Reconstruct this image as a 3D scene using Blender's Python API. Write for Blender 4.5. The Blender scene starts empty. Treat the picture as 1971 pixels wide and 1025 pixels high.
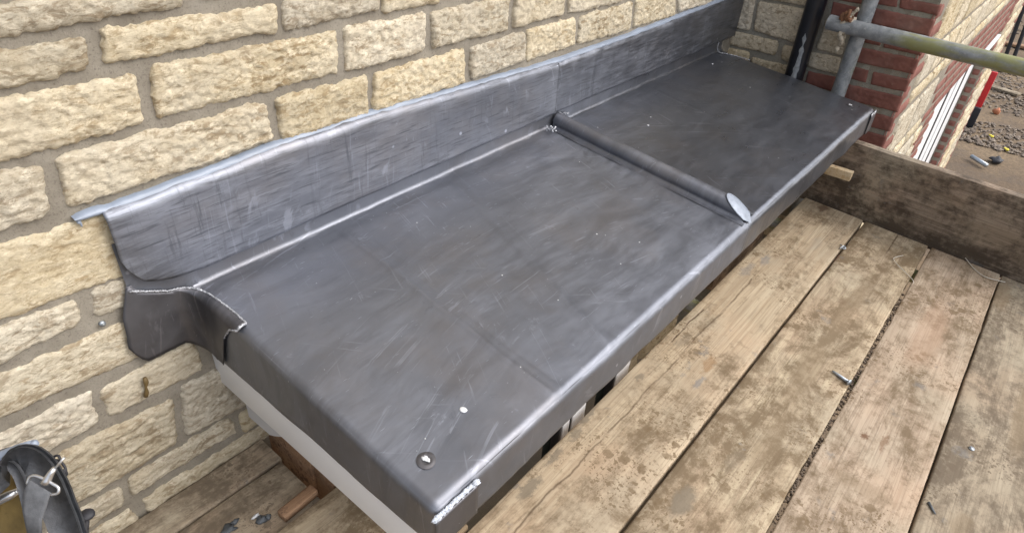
import bpy, bmesh, math, random
from mathutils import Vector, Matrix, noise

SC = bpy.context.scene
COL = SC.collection
random.seed(7)

# ------------------------------------------------------------------ camera
cam_d = bpy.data.cameras.new('camera'); cam = bpy.data.objects.new('camera', cam_d); COL.objects.link(cam)
cam_d.sensor_width = 36.0; cam_d.lens = 22.65; cam_d.clip_start = 0.02; cam_d.clip_end = 500
R = Vector((0.64124528, -0.76553439, 0.05255083)); U = Vector((0.41192228, 0.40120623, 0.81814032)); F = Vector((0.64739828, 0.50298176, -0.57261228))
M = Matrix((R, U, -F)).transposed().to_4x4(); M.translation = Vector((-0.37146, -1.03621, 0.73484))
cam.matrix_world = M
SC.camera = cam

# ------------------------------------------------------------------ light
SUN_ELEV, SUN_AZ = math.radians(47), math.radians(302)   # azimuth from +X, anticlockwise
w = bpy.data.worlds.new('World'); SC.world = w; w.use_nodes = True
nt = w.node_tree; nt.nodes.clear()
sky = nt.nodes.new('ShaderNodeTexSky'); sky.sky_type = 'NISHITA'; sky.sun_disc = False
sky.sun_elevation = SUN_ELEV; sky.sun_rotation = math.radians(90) - SUN_AZ
sky.air_density = 1.0; sky.dust_density = 4.0; sky.ozone_density = 1.0
hs = nt.nodes.new('ShaderNodeHueSaturation'); hs.inputs['Saturation'].default_value = 0.42
bg = nt.nodes.new('ShaderNodeBackground'); bg.inputs['Strength'].default_value = 0.15
wo = nt.nodes.new('ShaderNodeOutputWorld')
nt.links.new(sky.outputs[0], hs.inputs['Color']); nt.links.new(hs.outputs[0], bg.inputs[0]); nt.links.new(bg.outputs[0], wo.inputs[0])
sl = bpy.data.lights.new('sun', 'SUN'); sun = bpy.data.objects.new('sun', sl); COL.objects.link(sun)
sl.energy = 0.75; sl.angle = math.radians(100); sl.color = (1.0, 0.97, 0.92)
sd = Vector((math.cos(SUN_ELEV) * math.cos(SUN_AZ), math.cos(SUN_ELEV) * math.sin(SUN_AZ), math.sin(SUN_ELEV)))
sun.rotation_euler = sd.to_track_quat('Z', 'Y').to_euler(); sun.location = sd * 10
SC.view_settings.view_transform = 'Standard'; SC.view_settings.look = 'None'
SC.view_settings.exposure = 0.84; SC.view_settings.gamma = 1.0; SC.view_settings.use_curve_mapping = False
SC.render.engine = 'CYCLES'
try: SC.cycles.max_bounces = 6; SC.cycles.glossy_bounces = 3; SC.cycles.diffuse_bounces = 3
except Exception: pass

# ------------------------------------------------------------------ traced layout (metres; wall plane y=0, outward = -y, along the wall = +x)
MAIN_STONES = [
    ((-0.180, 0.505), (0.106, 0.514), (0.101, 0.476), (-0.193, 0.471)),
    ((-0.189, 0.453), (-0.042, 0.451), (-0.054, 0.411), (-0.206, 0.407)),
    ((-0.019, 0.458), (0.257, 0.450), (0.250, 0.411), (-0.027, 0.411)),
    ((0.276, 0.454), (0.481, 0.458), (0.479, 0.413), (0.272, 0.409)),
    ((0.495, 0.466), (0.651, 0.469), (0.638, 0.403), (0.495, 0.405)),
    ((-0.199, 0.395), (0.008, 0.385), (-0.005, 0.315), (-0.227, 0.317)),
    ((0.035, 0.394), (0.375, 0.387), (0.368, 0.313), (0.022, 0.318)),
    ((0.400, 0.389), (0.603, 0.385), (0.595, 0.311), (0.387, 0.311)),
    ((0.622, 0.382), (0.874, 0.383), (0.872, 0.307), (0.625, 0.313)),
    ((0.899, 0.382), (1.098, 0.381), (1.104, 0.308), (0.898, 0.310)),
    ((1.121, 0.368), (1.404, 0.368), (1.400, 0.301), (1.135, 0.307)),
    ((-0.233, 0.302), (-0.150, 0.291), (-0.164, 0.219), (-0.264, 0.217)),
    ((-0.128, 0.298), (0.209, 0.292), (0.208, 0.222), (-0.134, 0.220)),
    ((0.233, 0.295), (0.436, 0.289), (0.431, 0.210), (0.232, 0.214)),
    ((0.460, 0.288), (0.721, 0.288), (0.723, 0.212), (0.448, 0.212)),
    ((0.747, 0.288), (0.943, 0.287), (0.950, 0.216), (0.745, 0.214)),
    ((0.957, 0.292), (1.163, 0.286), (1.176, 0.215), (0.959, 0.213)),
    ((1.193, 0.287), (1.467, 0.286), (1.474, 0.204), (1.192, 0.215)),
    ((1.491, 0.288), (1.738, 0.290), (1.774, 0.202), (1.496, 0.212)),
    ((1.765, 0.295), (2.029, 0.298), (2.056, 0.205), (1.792, 0.213)),
    ((-0.271, 0.196), (0.010, 0.182), (-0.004, 0.069), (-0.312, 0.084)),
    ((-0.149, 0.067), (-0.048, 0.060), (-0.063, 0.005), (-0.156, 0.021)),
    ((-0.316, 0.072), (-0.174, 0.062), (-0.182, 0.022), (-0.338, 0.012)),
    ((-0.344, -0.006), (-0.060, -0.019), (-0.080, -0.097), (-0.371, -0.080)),
    ((-0.192, -0.126), (-0.025, -0.116), (-0.021, -0.195), (-0.193, -0.191)),
    ((-0.383, -0.112), (-0.209, -0.115), (-0.216, -0.185), (-0.414, -0.198)),
    ((-0.298, -0.209), (-0.091, -0.227), (-0.113, -0.333), (-0.313, -0.335)),
    ((-0.066, -0.207), (0.029, -0.215), (0.062, -0.347), (-0.086, -0.332)),
    ((-0.206, -0.355), (-0.002, -0.356), (0.009, -0.401), (-0.214, -0.398)),
    ((0.024, -0.361), (0.096, -0.374), (0.087, -0.418), (0.022, -0.419)),
    ((-0.302, -0.356), (-0.228, -0.362), (-0.237, -0.407), (-0.304, -0.409)),
]
RETURN_PIECES = [
    ('stone', (0.018, 0.186), (-0.059, 0.186), (-0.068, 0.067), (0.016, 0.068)),
    ('stone', (-0.071, 0.248), (-0.293, 0.245), (-0.283, 0.203), (-0.086, 0.195)),
    ('stone', (-0.078, 0.180), (-0.287, 0.184), (-0.292, 0.059), (-0.088, 0.073)),
    ('stone', (-0.348, 0.166), (-0.424, 0.167), (-0.439, 0.055), (-0.347, 0.058)),
    ('stone', (-0.333, 0.038), (-0.440, 0.042), (-0.447, -0.015), (-0.336, -0.014)),
    ('stone', (0.009, 0.049), (-0.193, 0.049), (-0.197, -0.002), (0.007, -0.002)),
    ('stone', (-0.219, 0.039), (-0.298, 0.040), (-0.297, -0.015), (-0.226, -0.011)),
    ('stone', (0.014, -0.021), (-0.093, -0.018), (-0.097, -0.064), (0.015, -0.065)),
    ('stone', (-0.110, -0.035), (-0.276, -0.031), (-0.281, -0.087), (-0.115, -0.088)),
    ('stone', (0.075, -0.115), (-0.097, -0.081), (-0.100, -0.143), (0.063, -0.162)),
    ('brick', (-0.342, -0.033), (-0.446, -0.029), (-0.450, -0.084), (-0.343, -0.083)),
    ('brick', (-0.352, 0.229), (-0.480, 0.226), (-0.482, 0.186), (-0.357, 0.183)),
    ('brick', (-0.349, 0.277), (-0.471, 0.274), (-0.477, 0.239), (-0.354, 0.240)),
    ('brick', (-0.488, 0.284), (-0.556, 0.282), (-0.565, 0.251), (-0.493, 0.249)),
    ('brick', (-0.565, 0.282), (-0.668, 0.282), (-0.666, 0.249), (-0.575, 0.251)),
    ('brick', (-0.492, 0.235), (-0.662, 0.233), (-0.667, 0.181), (-0.492, 0.183)),
    ('brick', (-0.487, 0.165), (-0.553, 0.164), (-0.558, 0.115), (-0.492, 0.116)),
    ('brick', (-0.564, 0.163), (-0.671, 0.163), (-0.671, 0.113), (-0.571, 0.113)),
    ('brick', (-0.489, 0.096), (-0.670, 0.098), (-0.670, 0.046), (-0.491, 0.042)),
    ('brick', (-0.488, 0.024), (-0.550, 0.023), (-0.555, -0.023), (-0.488, -0.022)),
    ('brick', (-0.568, 0.022), (-0.674, 0.026), (-0.676, -0.020), (-0.574, -0.024)),
    ('brick', (-0.492, -0.044), (-0.677, -0.040), (-0.679, -0.098), (-0.495, -0.101)),
    ('brick', (-0.375, -0.104), (-0.479, -0.101), (-0.484, -0.150), (-0.375, -0.151)),
    ('brick', (-0.493, -0.122), (-0.570, -0.123), (-0.576, -0.174), (-0.497, -0.177)),
    ('brick', (-0.589, -0.124), (-0.682, -0.121), (-0.683, -0.175), (-0.596, -0.177)),
    ('brick', (-0.489, -0.201), (-0.688, -0.195), (-0.687, -0.249), (-0.491, -0.258)),
    ('brick', (-0.588, -0.256), (-0.691, -0.270), (-0.690, -0.321), (-0.587, -0.312)),
]
L, D, S, XR, ZF = 2.24, 0.640, 0.068, 1.105, -0.451

# ------------------------------------------------------------------ material helpers
class NM:
    """small node-tree writer"""
    def __init__(s, name):
        s.m = bpy.data.materials.new(name); s.m.use_nodes = True; s.t = s.m.node_tree; s.t.nodes.clear()
        s.out = s.n('ShaderNodeOutputMaterial'); s.b = s.n('ShaderNodeBsdfPrincipled'); s.l(s.b.outputs[0], s.out.inputs[0])
    def n(s, k, **kw):
        x = s.t.nodes.new(k)
        for a, v in kw.items(): setattr(x, a, v)
        return x
    def l(s, a, b): s.t.links.new(a, b)
    def coord(s, scale=(1, 1, 1), rot=(0, 0, 0), rnd=True, src='Object'):
        tc = s.n('ShaderNodeTexCoord'); v = tc.outputs[src]
        if rnd:
            oi = s.n('ShaderNodeObjectInfo'); a = s.n('ShaderNodeVectorMath', operation='MULTIPLY_ADD')
            cx = s.n('ShaderNodeCombineXYZ')
            for i in range(3): s.l(oi.outputs['Random'], cx.inputs[i])
            s.l(cx.outputs[0], a.inputs[0]); a.inputs[1].default_value = (37.1, 23.7, 51.3); s.l(v, a.inputs[2]); v = a.outputs[0]
        mp = s.n('ShaderNodeMapping'); mp.inputs['Scale'].default_value = scale; mp.inputs['Rotation'].default_value = rot
        s.l(v, mp.inputs[0]); return mp.outputs[0]
    def noise(s, vec, scale=5, detail=6, rough=.55, dist=0, out='Fac'):
        x = s.n('ShaderNodeTexNoise'); x.inputs['Scale'].default_value = scale; x.inputs['Detail'].default_value = detail
        x.inputs['Roughness'].default_value = rough; x.inputs['Distortion'].default_value = dist
        if vec is not None: s.l(vec, x.inputs['Vector'])
        return x.outputs[out]
    def voro(s, vec, scale=5, feature='F1', out='Distance', rand=1):
        x = s.n('ShaderNodeTexVoronoi', feature=feature); x.inputs['Scale'].default_value = scale
        x.inputs['Randomness'].default_value = rand
        s.l(vec, x.inputs['Vector']); return x.outputs[out]
    def ramp(s, fac, stops):
        x = s.n('ShaderNodeValToRGB'); cr = x.color_ramp
        while len(cr.elements) < len(stops): cr.elements.new(.5)
        for e, (p, c) in zip(cr.elements, stops):
            e.position = p; e.color = (c, c, c, 1) if isinstance(c, (int, float)) else (*c, 1)
        s.l(fac, x.inputs[0]); return x.outputs[0]
    def mix(s, fac, a, b, mode='MIX'):
        x = s.n('ShaderNodeMix', data_type='RGBA', blend_type=mode); 
        for k, v in ((0, fac), (6, a), (7, b)):
            if isinstance(v, (int, float)): x.inputs[k].default_value = v
            elif isinstance(v, tuple): x.inputs[k].default_value = (*v, 1)
            else: s.l(v, x.inputs[k])
        return x.outputs[2]
    def math(s, op, a, b=0., c=None):
        x = s.n('ShaderNodeMath', operation=op)
        for k, v in ((0, a), (1, b)) + (((2, c),) if c is not None else ()):
            if isinstance(v, (int, float)): x.inputs[k].default_value = v
            else: s.l(v, x.inputs[k])
        return x.outputs[0]
    def bump(s, h, strength=.5, dist=.002, prev=None):
        x = s.n('ShaderNodeBump'); x.inputs['Strength'].default_value = strength; x.inputs['Distance'].default_value = dist
        s.l(h, x.inputs['Height'])
        if prev is not None: s.l(prev, x.inputs['Normal'])
        return x.outputs[0]
    def set(s, **kw):
        for k, v in kw.items():
            i = s.b.inputs[{'color': 'Base Color', 'rough': 'Roughness', 'metal': 'Metallic', 'normal': 'Normal', 'spec': 'Specular IOR Level', 'coat': 'Coat Weight', 'sheen': 'Sheen Weight'}[k]]
            if isinstance(v, (int, float)): i.default_value = v
            elif isinstance(v, tuple): i.default_value = (*v, 1)
            else: s.l(v, i)
        return s.m

def mat_stone(name, pale, mid, dark, sat=1):
    k = NM(name); v = k.coord(); vs_ = k.coord(scale=(.7, 1, 1.5))
    big = k.noise(v, 11, 5, .6, .6); med = k.noise(vs_, 42, 10, .72, .5); fine = k.noise(vs_, 170, 8, .75, .3)
    c = k.mix(k.ramp(big, [(.38, 0.), (.60, 1.)]), mid, pale)
    c = k.mix(k.ramp(med, [(.40, .95), (.50, 0.)]), c, dark)
    c = k.mix(k.ramp(k.noise(vs_, 60, 9, .7, .3), [(.53, 0.), (.60, .75)]), c, tuple(min(1, x * 1.22 + .02) for x in pale))
    c = k.mix(k.ramp(fine, [(.36, .8), (.49, 0.)]), c, dark)
    c = k.mix(k.ramp(k.noise(v, 6, 3), [(.52, 0.), (.70, .4)]), c, tuple(x * .75 + .14 for x in pale))
    oi = k.n('ShaderNodeObjectInfo')
    c = k.mix(k.math('MULTIPLY', oi.outputs['Random'], .30), c, tuple(x * .92 for x in mid))
    hv = k.n('ShaderNodeHueSaturation'); k.l(c, hv.inputs['Color'])
    r2 = k.math('FRACT', k.math('MULTIPLY', oi.outputs['Random'], 17.3)); r3 = k.math('FRACT', k.math('MULTIPLY', oi.outputs['Random'], 41.7))
    k.l(k.math('MULTIPLY_ADD', r2, .26, .90), hv.inputs['Value']); k.l(k.math('MULTIPLY_ADD', r3, .40, .80), hv.inputs['Saturation']); c = hv.outputs[0]
    n = k.bump(med, .7, .005); n = k.bump(fine, 1., .0030, n)
    return k.set(color=c, rough=.95, normal=n, spec=.12)

def mat_mortar(name, a=(.31, .28, .23), b=(.22, .195, .158)):
    k = NM(name); v = k.coord(rnd=False)
    c = k.mix(k.ramp(k.noise(v, 14, 8, .6), [(.35, 0.), (.65, 1.)]), b, a)
    c = k.mix(k.ramp(k.noise(v, 240, 5, .75), [(.36, .6), (.47, 0.)]), c, (.12, .10, .08)); c = k.mix(k.ramp(k.noise(v, 5, 8, .7), [(.55, 0.), (.66, .35)]), c, (.40, .37, .32))
    n = k.bump(k.noise(v, 40, 9, .7), .6, .005); n = k.bump(k.noise(v, 260, 6, .8), .9, .0016, n)
    return k.set(color=c, rough=.95, normal=n, spec=.15)

def mat_brick(name):
    k = NM(name); v = k.coord()
    c = k.mix(k.ramp(k.noise(v, 20, 6, .6), [(.35, 0.), (.65, 1.)]), (.17, .072, .058), (.26, .118, .095))
    oi = k.n('ShaderNodeObjectInfo'); c = k.mix(k.math('MULTIPLY', oi.outputs['Random'], .5), c, (.20, .085, .07))
    c = k.mix(k.ramp(k.noise(v, 70, 6, .7), [(.6, 0.), (.75, .5)]), c, (.36, .24, .19))
    c = k.mix(k.ramp(k.noise(v, 9, 3), [(.55, 0.), (.8, .4)]), c, (.25, .18, .15))
    n = k.bump(k.noise(v, 60, 8, .7), .6, .003)
    return k.set(color=c, rough=.9, normal=n, spec=.2)

def mat_lead(name, kind='sheet', base=.30, tint=(.93, .985, 1.14), ro=0.):
    k = NM(name); v0 = k.coord(rnd=True)
    T = lambda x: tuple(x * t for t in tint)
    if kind == 'sheet':
        # oily smears dragged by the cloth, mostly along the bay but curling
        d = k.noise(v0, 2.2, 3, .5, 0, 'Color')
        ad = k.n('ShaderNodeVectorMath', operation='MULTIPLY_ADD'); k.l(d, ad.inputs[0]); ad.inputs[1].default_value = (.16, .16, .1); k.l(v0, ad.inputs[2])
        mp = k.n('ShaderNodeMapping'); mp.inputs['Rotation'].default_value = (0, 0, math.radians(24)); mp.inputs['Scale'].default_value = (1, 4.2, 1); k.l(ad.outputs[0], mp.inputs[0])
        smear = k.mix(.5, k.noise(mp.outputs[0], 4.2, 9, .6, .25), k.noise(mp.outputs[0], 11, 10, .66, .5))
        mp2 = k.n('ShaderNodeMapping'); mp2.inputs['Rotation'].default_value = (0, 0, math.radians(-14)); mp2.inputs['Scale'].default_value = (1, 7, 1); k.l(ad.outputs[0], mp2.inputs[0])
        smear2 = k.noise(mp2.outputs[0], 4.5, 8, .66, .2)
    else:
        mp = k.n('ShaderNodeMapping'); mp.inputs['Rotation'].default_value = (0, math.radians(2), 0); mp.inputs['Scale'].default_value = (2.6, 6, 15); k.l(v0, mp.inputs[0])
        smear = k.noise(mp.outputs[0], 4, 9, .68, .3)
        mp2 = k.n('ShaderNodeMapping'); mp2.inputs['Scale'].default_value = (26, 2, 1.6); k.l(v0, mp2.inputs[0])
        smear2 = k.math('ADD', k.math('MULTIPLY', k.noise(mp2.outputs[0], 1.1, 6, .6, .3), .4), .3)
    patch = k.noise(v0, 2.6, 6, .6, .7)
    c = k.mix(k.ramp(patch, [(.34, 0.), (.64, 1.)]), T(base * .80), T(base * 1.04))
    c = k.mix(k.math('MULTIPLY', k.ramp(smear, [(.45, 0.), (.60, .6)]), k.ramp(k.noise(v0, 1.9, 4, .5), [(.42, .12), (.62, 1.)])), c, T(base * 1.5))
    c = k.mix(k.ramp(smear2, [(.36, .35), (.47, 0.)]), c, T(base * .62))
    c = k.mix(k.ramp(k.noise(v0, 5.1, 5, .6), [(.48, 0.), (.66, .3)]), c, (base * .98, base * .88, base * .83))
    if kind != 'sheet':
        mf = k.n('ShaderNodeMapping'); mf.inputs['Scale'].default_value = (4, 20, 62); k.l(v0, mf.inputs[0])
        c = k.mix(k.ramp(k.noise(mf.outputs[0], 3., 6, .7, .3), [(.36, .75), (.48, 0.)]), c, T(base * .45))
        mf2 = k.n('ShaderNodeMapping'); mf2.inputs['Scale'].default_value = (60, 20, 5); k.l(v0, mf2.inputs[0])
        c = k.mix(k.math('MULTIPLY', k.ramp(k.noise(mf2.outputs[0], 1.6, 5, .7), [(.56, 0.), (.66, .7)]), k.ramp(k.noise(v0, 6, 4), [(.42, 0.), (.6, 1.)])), c, T(base * .5))
    # short nicks
    for rz, s1, th_, mk in ((35, 9, .035, 5), (-50, 13, .04, 8), (80, 11, .03, 6)):
        mq = k.n('ShaderNodeMapping'); mq.inputs['Rotation'].default_value = (0, 0, math.radians(rz)); mq.inputs['Scale'].default_value = (1, 16, 1); k.l(v0, mq.inputs[0])
        c = k.mix(k.math('MULTIPLY', k.ramp(k.voro(mq.outputs[0], s1), [(th_, .9), (th_ * 1.9, 0.)]), k.ramp(k.noise(v0, mk, 4), [(.47, 0.), (.53, 1.)])), c, T(base * 2.1))
    # wipe marks and scratches: fine arcs about a far centre
    geo = k.n('ShaderNodeNewGeometry')
    for cx, cy, cz, th, amt in ((.5, -1.6, 0, .60, .45), (-1.2, .3, .2, .62, .40), (1.9, 1.2, .1, .63, .35)):
        sb = k.n('ShaderNodeVectorMath', operation='SUBTRACT'); k.l(geo.outputs['Position'], sb.inputs[0]); sb.inputs[1].default_value = (cx, cy, cz)
        ln = k.n('ShaderNodeVectorMath', operation='LENGTH'); k.l(sb.outputs[0], ln.inputs[0])
        cb = k.n('ShaderNodeCombineXYZ'); k.l(k.math('MULTIPLY', ln.outputs['Value'], 110.), cb.inputs[0]); k.l(k.math('MULTIPLY', k.noise(geo.outputs['Position'], 3, 2), 9.), cb.inputs[1])
        s_ = k.math('MULTIPLY', k.ramp(k.noise(cb.outputs[0], 1., 4, .6), [(th, 0.), (th + .05, amt)]), k.ramp(k.noise(geo.outputs['Position'], 7 + cx, 3), [(.45, 0.), (.6, 1.)]))
        c = k.mix(s_, c, T(base * 1.9))
    c = k.mix(k.ramp(k.noise(v0, 17, 5, .7), [(.66, 0.), (.72, .30)]), c, T(base * 1.8))
    c = k.mix(k.ramp(k.noise(v0, 21, 6, .7, .5), [(.30, .35), (.36, 0.)]), c, T(base * .5))
    c = k.mix(k.ramp(k.noise(v0, 140, 2, .5), [(.765, 0.), (.79, .7)]), c, (.5, .52, .56))
    r = k.ramp(smear, [(.38, .42 + ro), (.62, .56 + ro)])
    n = k.bump(smear, .16, .0022); n = k.bump(k.noise(v0, 16, 4, .5), .22, .0028, n); n = k.bump(k.noise(v0, 420, 3, .6), .12, .0003, n)
    return k.set(color=c, rough=r, metal=.82, normal=n)

def mat_wood(name, a=(.51, .415, .29), b=(.385, .295, .195), dirt=(.15, .105, .06), dirty=.5, crack=None, knots=True, stains=(), spat=1.):
    k = NM(name); v = k.coord(); g = k.coord(scale=(1.1, 26, 26)); gf = k.coord(scale=(2.5, 150, 150))
    grain = k.noise(g, 2.0, 6, .6, 1.2); fine = k.noise(gf, 2.0, 4, .6, .3)
    c = k.mix(k.ramp(grain, [(.36, 0.), (.62, 1.)]), b, a)
    c = k.mix(k.ramp(fine, [(.34, .62), (.5, 0.)]), c, tuple(x * .55 for x in b))
    c = k.mix(k.ramp(k.noise(v, 3.1, 4), [(.5, 0.), (.72, .35)]), c, (.52, .34, .22))
    c = k.mix(k.ramp(k.noise(v, 4.3, 6), [(.48, 0.), (.66, .55)]), c, (.40, .35, .26))
    c = k.mix(k.ramp(k.noise(k.coord(scale=(1.2, 5, 5)), 2.6, 8, .65, .4), [(.47, 0.), (.60, .32 if dirty > 0 else 0.)]), c, (.29, .225, .155))
    # trodden-in dirt following the boards
    dm = k.coord(scale=(2.4, 5.5, 5)); dn = k.mix(.35, k.noise(dm, 1.7, 12, .74, .5), k.noise(v, 30, 8, .75))
    e = .560 - .10 * dirty
    c = k.mix(k.ramp(dn, [(e - .035, 0.), (e + .075, .85)]), c, dirt)
    # spatter: drops of wet mortar and mud
    v1 = k.noise(v, 70, 6, .65, 0, 'Color'); va = k.n('ShaderNodeVectorMath', operation='MULTIPLY_ADD'); k.l(v1, va.inputs[0]); va.inputs[1].default_value = (.03, .03, .03); k.l(v, va.inputs[2])
    area = k.ramp(k.noise(v, 5, 3), [(.46, 0.), (.58, 1.)])
    for sc, th in ((17, .17), (44, .20), (110, .25)):
        s = k.ramp(k.voro(va.outputs[0], sc), [(th + .02, .8), (th + .08, 0.)])
        c = k.mix(k.math('MULTIPLY', s, k.math('MULTIPLY', area, spat)), c, tuple(x * 1.15 for x in dirt))
    bl = k.ramp(k.noise(v, 13, 6, .65), [(.63, 0.), (.70, .5)]); c = k.mix(bl, c, (.17, .17, .17))
    c = k.mix(k.ramp(k.noise(v, 210, 3, .6), [(.66, 0.), (.72, .6)]), c, tuple(x * .6 for x in dirt))
    if knots:
        kc = k.coord(scale=(1, 1.7, 1.7)); kd = k.voro(kc, 2.2)
        c = k.mix(k.ramp(kd, [(.035, .85), (.075, 0.)]), c, (.13, .075, .04))
    geo = k.n('ShaderNodeNewGeometry'); wn = k.noise(geo.outputs['Position'], 30, 9, .75, 0, 'Color')
    wv = k.n('ShaderNodeVectorMath', operation='MULTIPLY_ADD'); k.l(wn, wv.inputs[0]); wv.inputs[1].default_value = (.085, .06, 0); k.l(geo.outputs['Position'], wv.inputs[2])
    for sx, sy, rx, ry, col, st in stains:
        mp = k.n('ShaderNodeMapping'); mp.inputs['Location'].default_value = (-(sx + .0425) / rx, -(sy + .03) / ry, 0); mp.inputs['Scale'].default_value = (1 / rx, 1 / ry, 0); k.l(wv.outputs[0], mp.inputs[0])
        ln = k.n('ShaderNodeVectorMath', operation='LENGTH'); k.l(mp.outputs[0], ln.inputs[0])
        c = k.mix(k.ramp(ln.outputs['Value'], [(.55, st), (.95, 0.)]), c, col)
    hgt = None
    if crack:
        sp = k.n('ShaderNodeSeparateXYZ'); k.l(geo.outputs['Position'], sp.inputs[0])
        for y0, xa, xb, wd in crack:
            cn = k.noise(geo.outputs['Position'], 7, 6, .6)
            dv = k.math('ABSOLUTE', k.math('ADD', k.math('SUBTRACT', sp.outputs[1], y0), k.math('MULTIPLY', k.math('SUBTRACT', cn, .5), .03)))
            inr = k.math('MULTIPLY', k.math('GREATER_THAN', sp.outputs[0], xa), k.math('LESS_THAN', sp.outputs[0], xb))
            lnk = k.math('MULTIPLY', k.math('MULTIPLY', k.ramp(dv, [(wd * .35, 1.), (wd * 1.3, 0.)]), inr), k.ramp(k.noise(geo.outputs['Position'], 9, 5, .7), [(.38, .15), (.52, 1.)]))
            c = k.mix(k.math('MULTIPLY', lnk, .8), c, (.085, .05, .028)); hgt = k.math('SUBTRACT', 1., lnk)
    n = k.bump(grain, .3, .002); n = k.bump(fine, .4, .0012, n); n = k.bump(dn, .25, .002, n)
    if hgt is not None: n = k.bump(hgt, .8, .003, n)
    return k.set(color=c, rough=.82, normal=n, spec=.25)

def mat_flat(name, col, rough=.5, metal=0, var=.12, scale=20, bump=.15, spec=.5):
    k = NM(name); v = k.coord()
    c = k.mix(k.ramp(k.noise(v, scale, 6, .6), [(.3, 0.), (.7, 1.)]), tuple(x * (1 - var) for x in col), tuple(min(1, x * (1 + var)) for x in col))
    c = k.mix(k.ramp(k.noise(v, scale * 5, 4, .6), [(.62, 0.), (.75, min(.6, var * 2))]), c, tuple(x * .5 for x in col))
    return k.set(color=c, rough=rough, metal=metal, normal=k.bump(k.noise(v, scale * 6, 4), bump, .001), spec=spec)

def mat_galv(name, green=False):
    k = NM(name); v = k.coord(rnd=False)
    c = k.mix(k.ramp(k.noise(v, 30, 7, .65), [(.35, 0.), (.65, 1.)]), (.17, .185, .20), (.33, .35, .37))
    c = k.mix(k.ramp(k.noise(v, 110, 4, .6), [(.6, 0.), (.7, .5)]), c, (.45, .46, .46))
    if green:
        t = k.n('ShaderNodeTexCoord'); sp = k.n('ShaderNodeSeparateXYZ'); k.l(t.outputs['Object'], sp.inputs[0])
        # lichen starts about a third of the way out along the tube (local z)
        a = k.ramp(sp.outputs[2], [(.19, 0.), (.29, 1.)]); b = k.ramp(k.noise(k.coord(scale=(1, 1, .25), rnd=False), 24, 6, .6), [(.40, 0.), (.56, .85)])
        up = k.ramp(k.math('ADD', sp.outputs[1], k.math('MULTIPLY', k.noise(v, 30, 3), .02)), [(0., 0.), (.02, 1.)])
        c = k.mix(k.math('MULTIPLY', a, b), c, (.27, .275, .10))
    else:
        c = k.mix(k.ramp(k.noise(v, 14, 5, .6), [(.55, 0.), (.68, .5)]), c, (.25, .27, .17))
    return k.set(color=c, rough=.62, metal=.25, normal=k.bump(k.noise(v, 90, 5, .7), .5, .001))

M_ = {}
BRN, BRN2, GRB, GRY, BLU = (.13, .08, .05), (.235, .175, .11), (.20, .165, .12), (.30, .27, .22), (.19, .19, .19)
M_['stone'] = mat_stone('split_limestone', (.61, .545, .42), (.51, .435, .31), (.30, .23, .145))
M_['stone_grey'] = mat_stone('split_limestone_weathered', (.62, .535, .40), (.52, .44, .315), (.29, .225, .145))
M_['mortar'] = mat_mortar('lime_mortar')
M_['mortar_grey'] = mat_mortar('brick_mortar', (.33, .31, .26), (.23, .215, .18))
M_['brick'] = mat_brick('red_brick')
M_['lead'] = mat_lead('lead_sheet', 'sheet', .215)
M_['lead_far_reflection'] = mat_lead('lead_sheet_painted_reflection', 'sheet', .19, ro=-.15)  # far bay: base darkened to paint in the dark return wall it reflects
M_['lead_flash_far_reflection'] = mat_lead('lead_flashing_painted_reflection', 'flash', .20, ro=-.12)  # far flashing: reflection of the wall put into a darker base colour
M_['lead_flash'] = mat_lead('lead_flashing', 'flash', .245)
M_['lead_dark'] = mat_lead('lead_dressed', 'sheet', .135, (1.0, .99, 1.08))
M_['weld'] = mat_flat('lead_weld', (.46, .47, .50), .5, .55, .45, 120, .8)
M_['lead_cap'] = mat_flat('scraped_lead', (.25, .28, .335), .5, .35, .25, 50, .4)
M_['lead_bright'] = mat_flat('fresh_cut_lead', (.52, .56, .63), .65, .0, .25, 90, .5)
M_['sealant'] = mat_flat('grey_sealant', (.25, .29, .36), .33, 0, .14, 16, .2)
M_['upvc'] = mat_flat('white_upvc', (.80, .81, .83), .38, 0, .03, 3, .02)
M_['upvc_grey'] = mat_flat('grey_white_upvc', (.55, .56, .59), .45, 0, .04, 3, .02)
M_['rubber'] = mat_flat('black_gasket', (.02, .02, .025), .6)
M_['glass'] = mat_flat('dark_glass', (.02, .03, .03), .06, 0, .2, 3, 0, .8)
M_['wood'] = mat_wood('scaffold_board', dirty=.35, crack=[(-.600, .05, 1.46, .0016), (-.552, 1.0, 1.2, .0008)], stains=[
    (2.115, -.612, .045, .022, BRN, .85), (1.876, -.535, .11, .03, BRN2, .6), (1.83, -.68, .09, .02, GRY, .3), (1.60, -.589, .05, .018, BLU, .5), (1.50, -.74, .04, .02, BRN2, .4), (1.50, -.565, .07, .02, BLU, .4),
    (.62, -.530, .055, .016, GRB, .75), (.545, -.545, .03, .013, GRB, .7), (.46, -.547, .045, .014, GRB, .75), (.36, -.558, .05, .017, GRB, .8), (.99, -.672, .05, .018, (.26, .15, .07), .6), (1.03, -.575, .05, .02, GRB, .5), (.82, -.56, .02, .01, GRB, .7), (.91, -.685, .04, .012, BLU, .6)])
M_['wood2'] = mat_wood('scaffold_board_muddy', (.51, .42, .29), (.41, .32, .22), dirty=.8, crack=[(-.883, 1.95, 2.3, .0010)], stains=[
    (.552, -.824, .055, .030, GRB, .85), (1.51, -.885, .24, .03, BRN2, .6), (1.164, -.885, .2, .04, BRN2, .55), (.84, -.90, .16, .03, BRN2, .5), (2.0, -.87, .12, .02, BRN2, .5), (.733, -.86, .05, .02, GRB, .4)])
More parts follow.
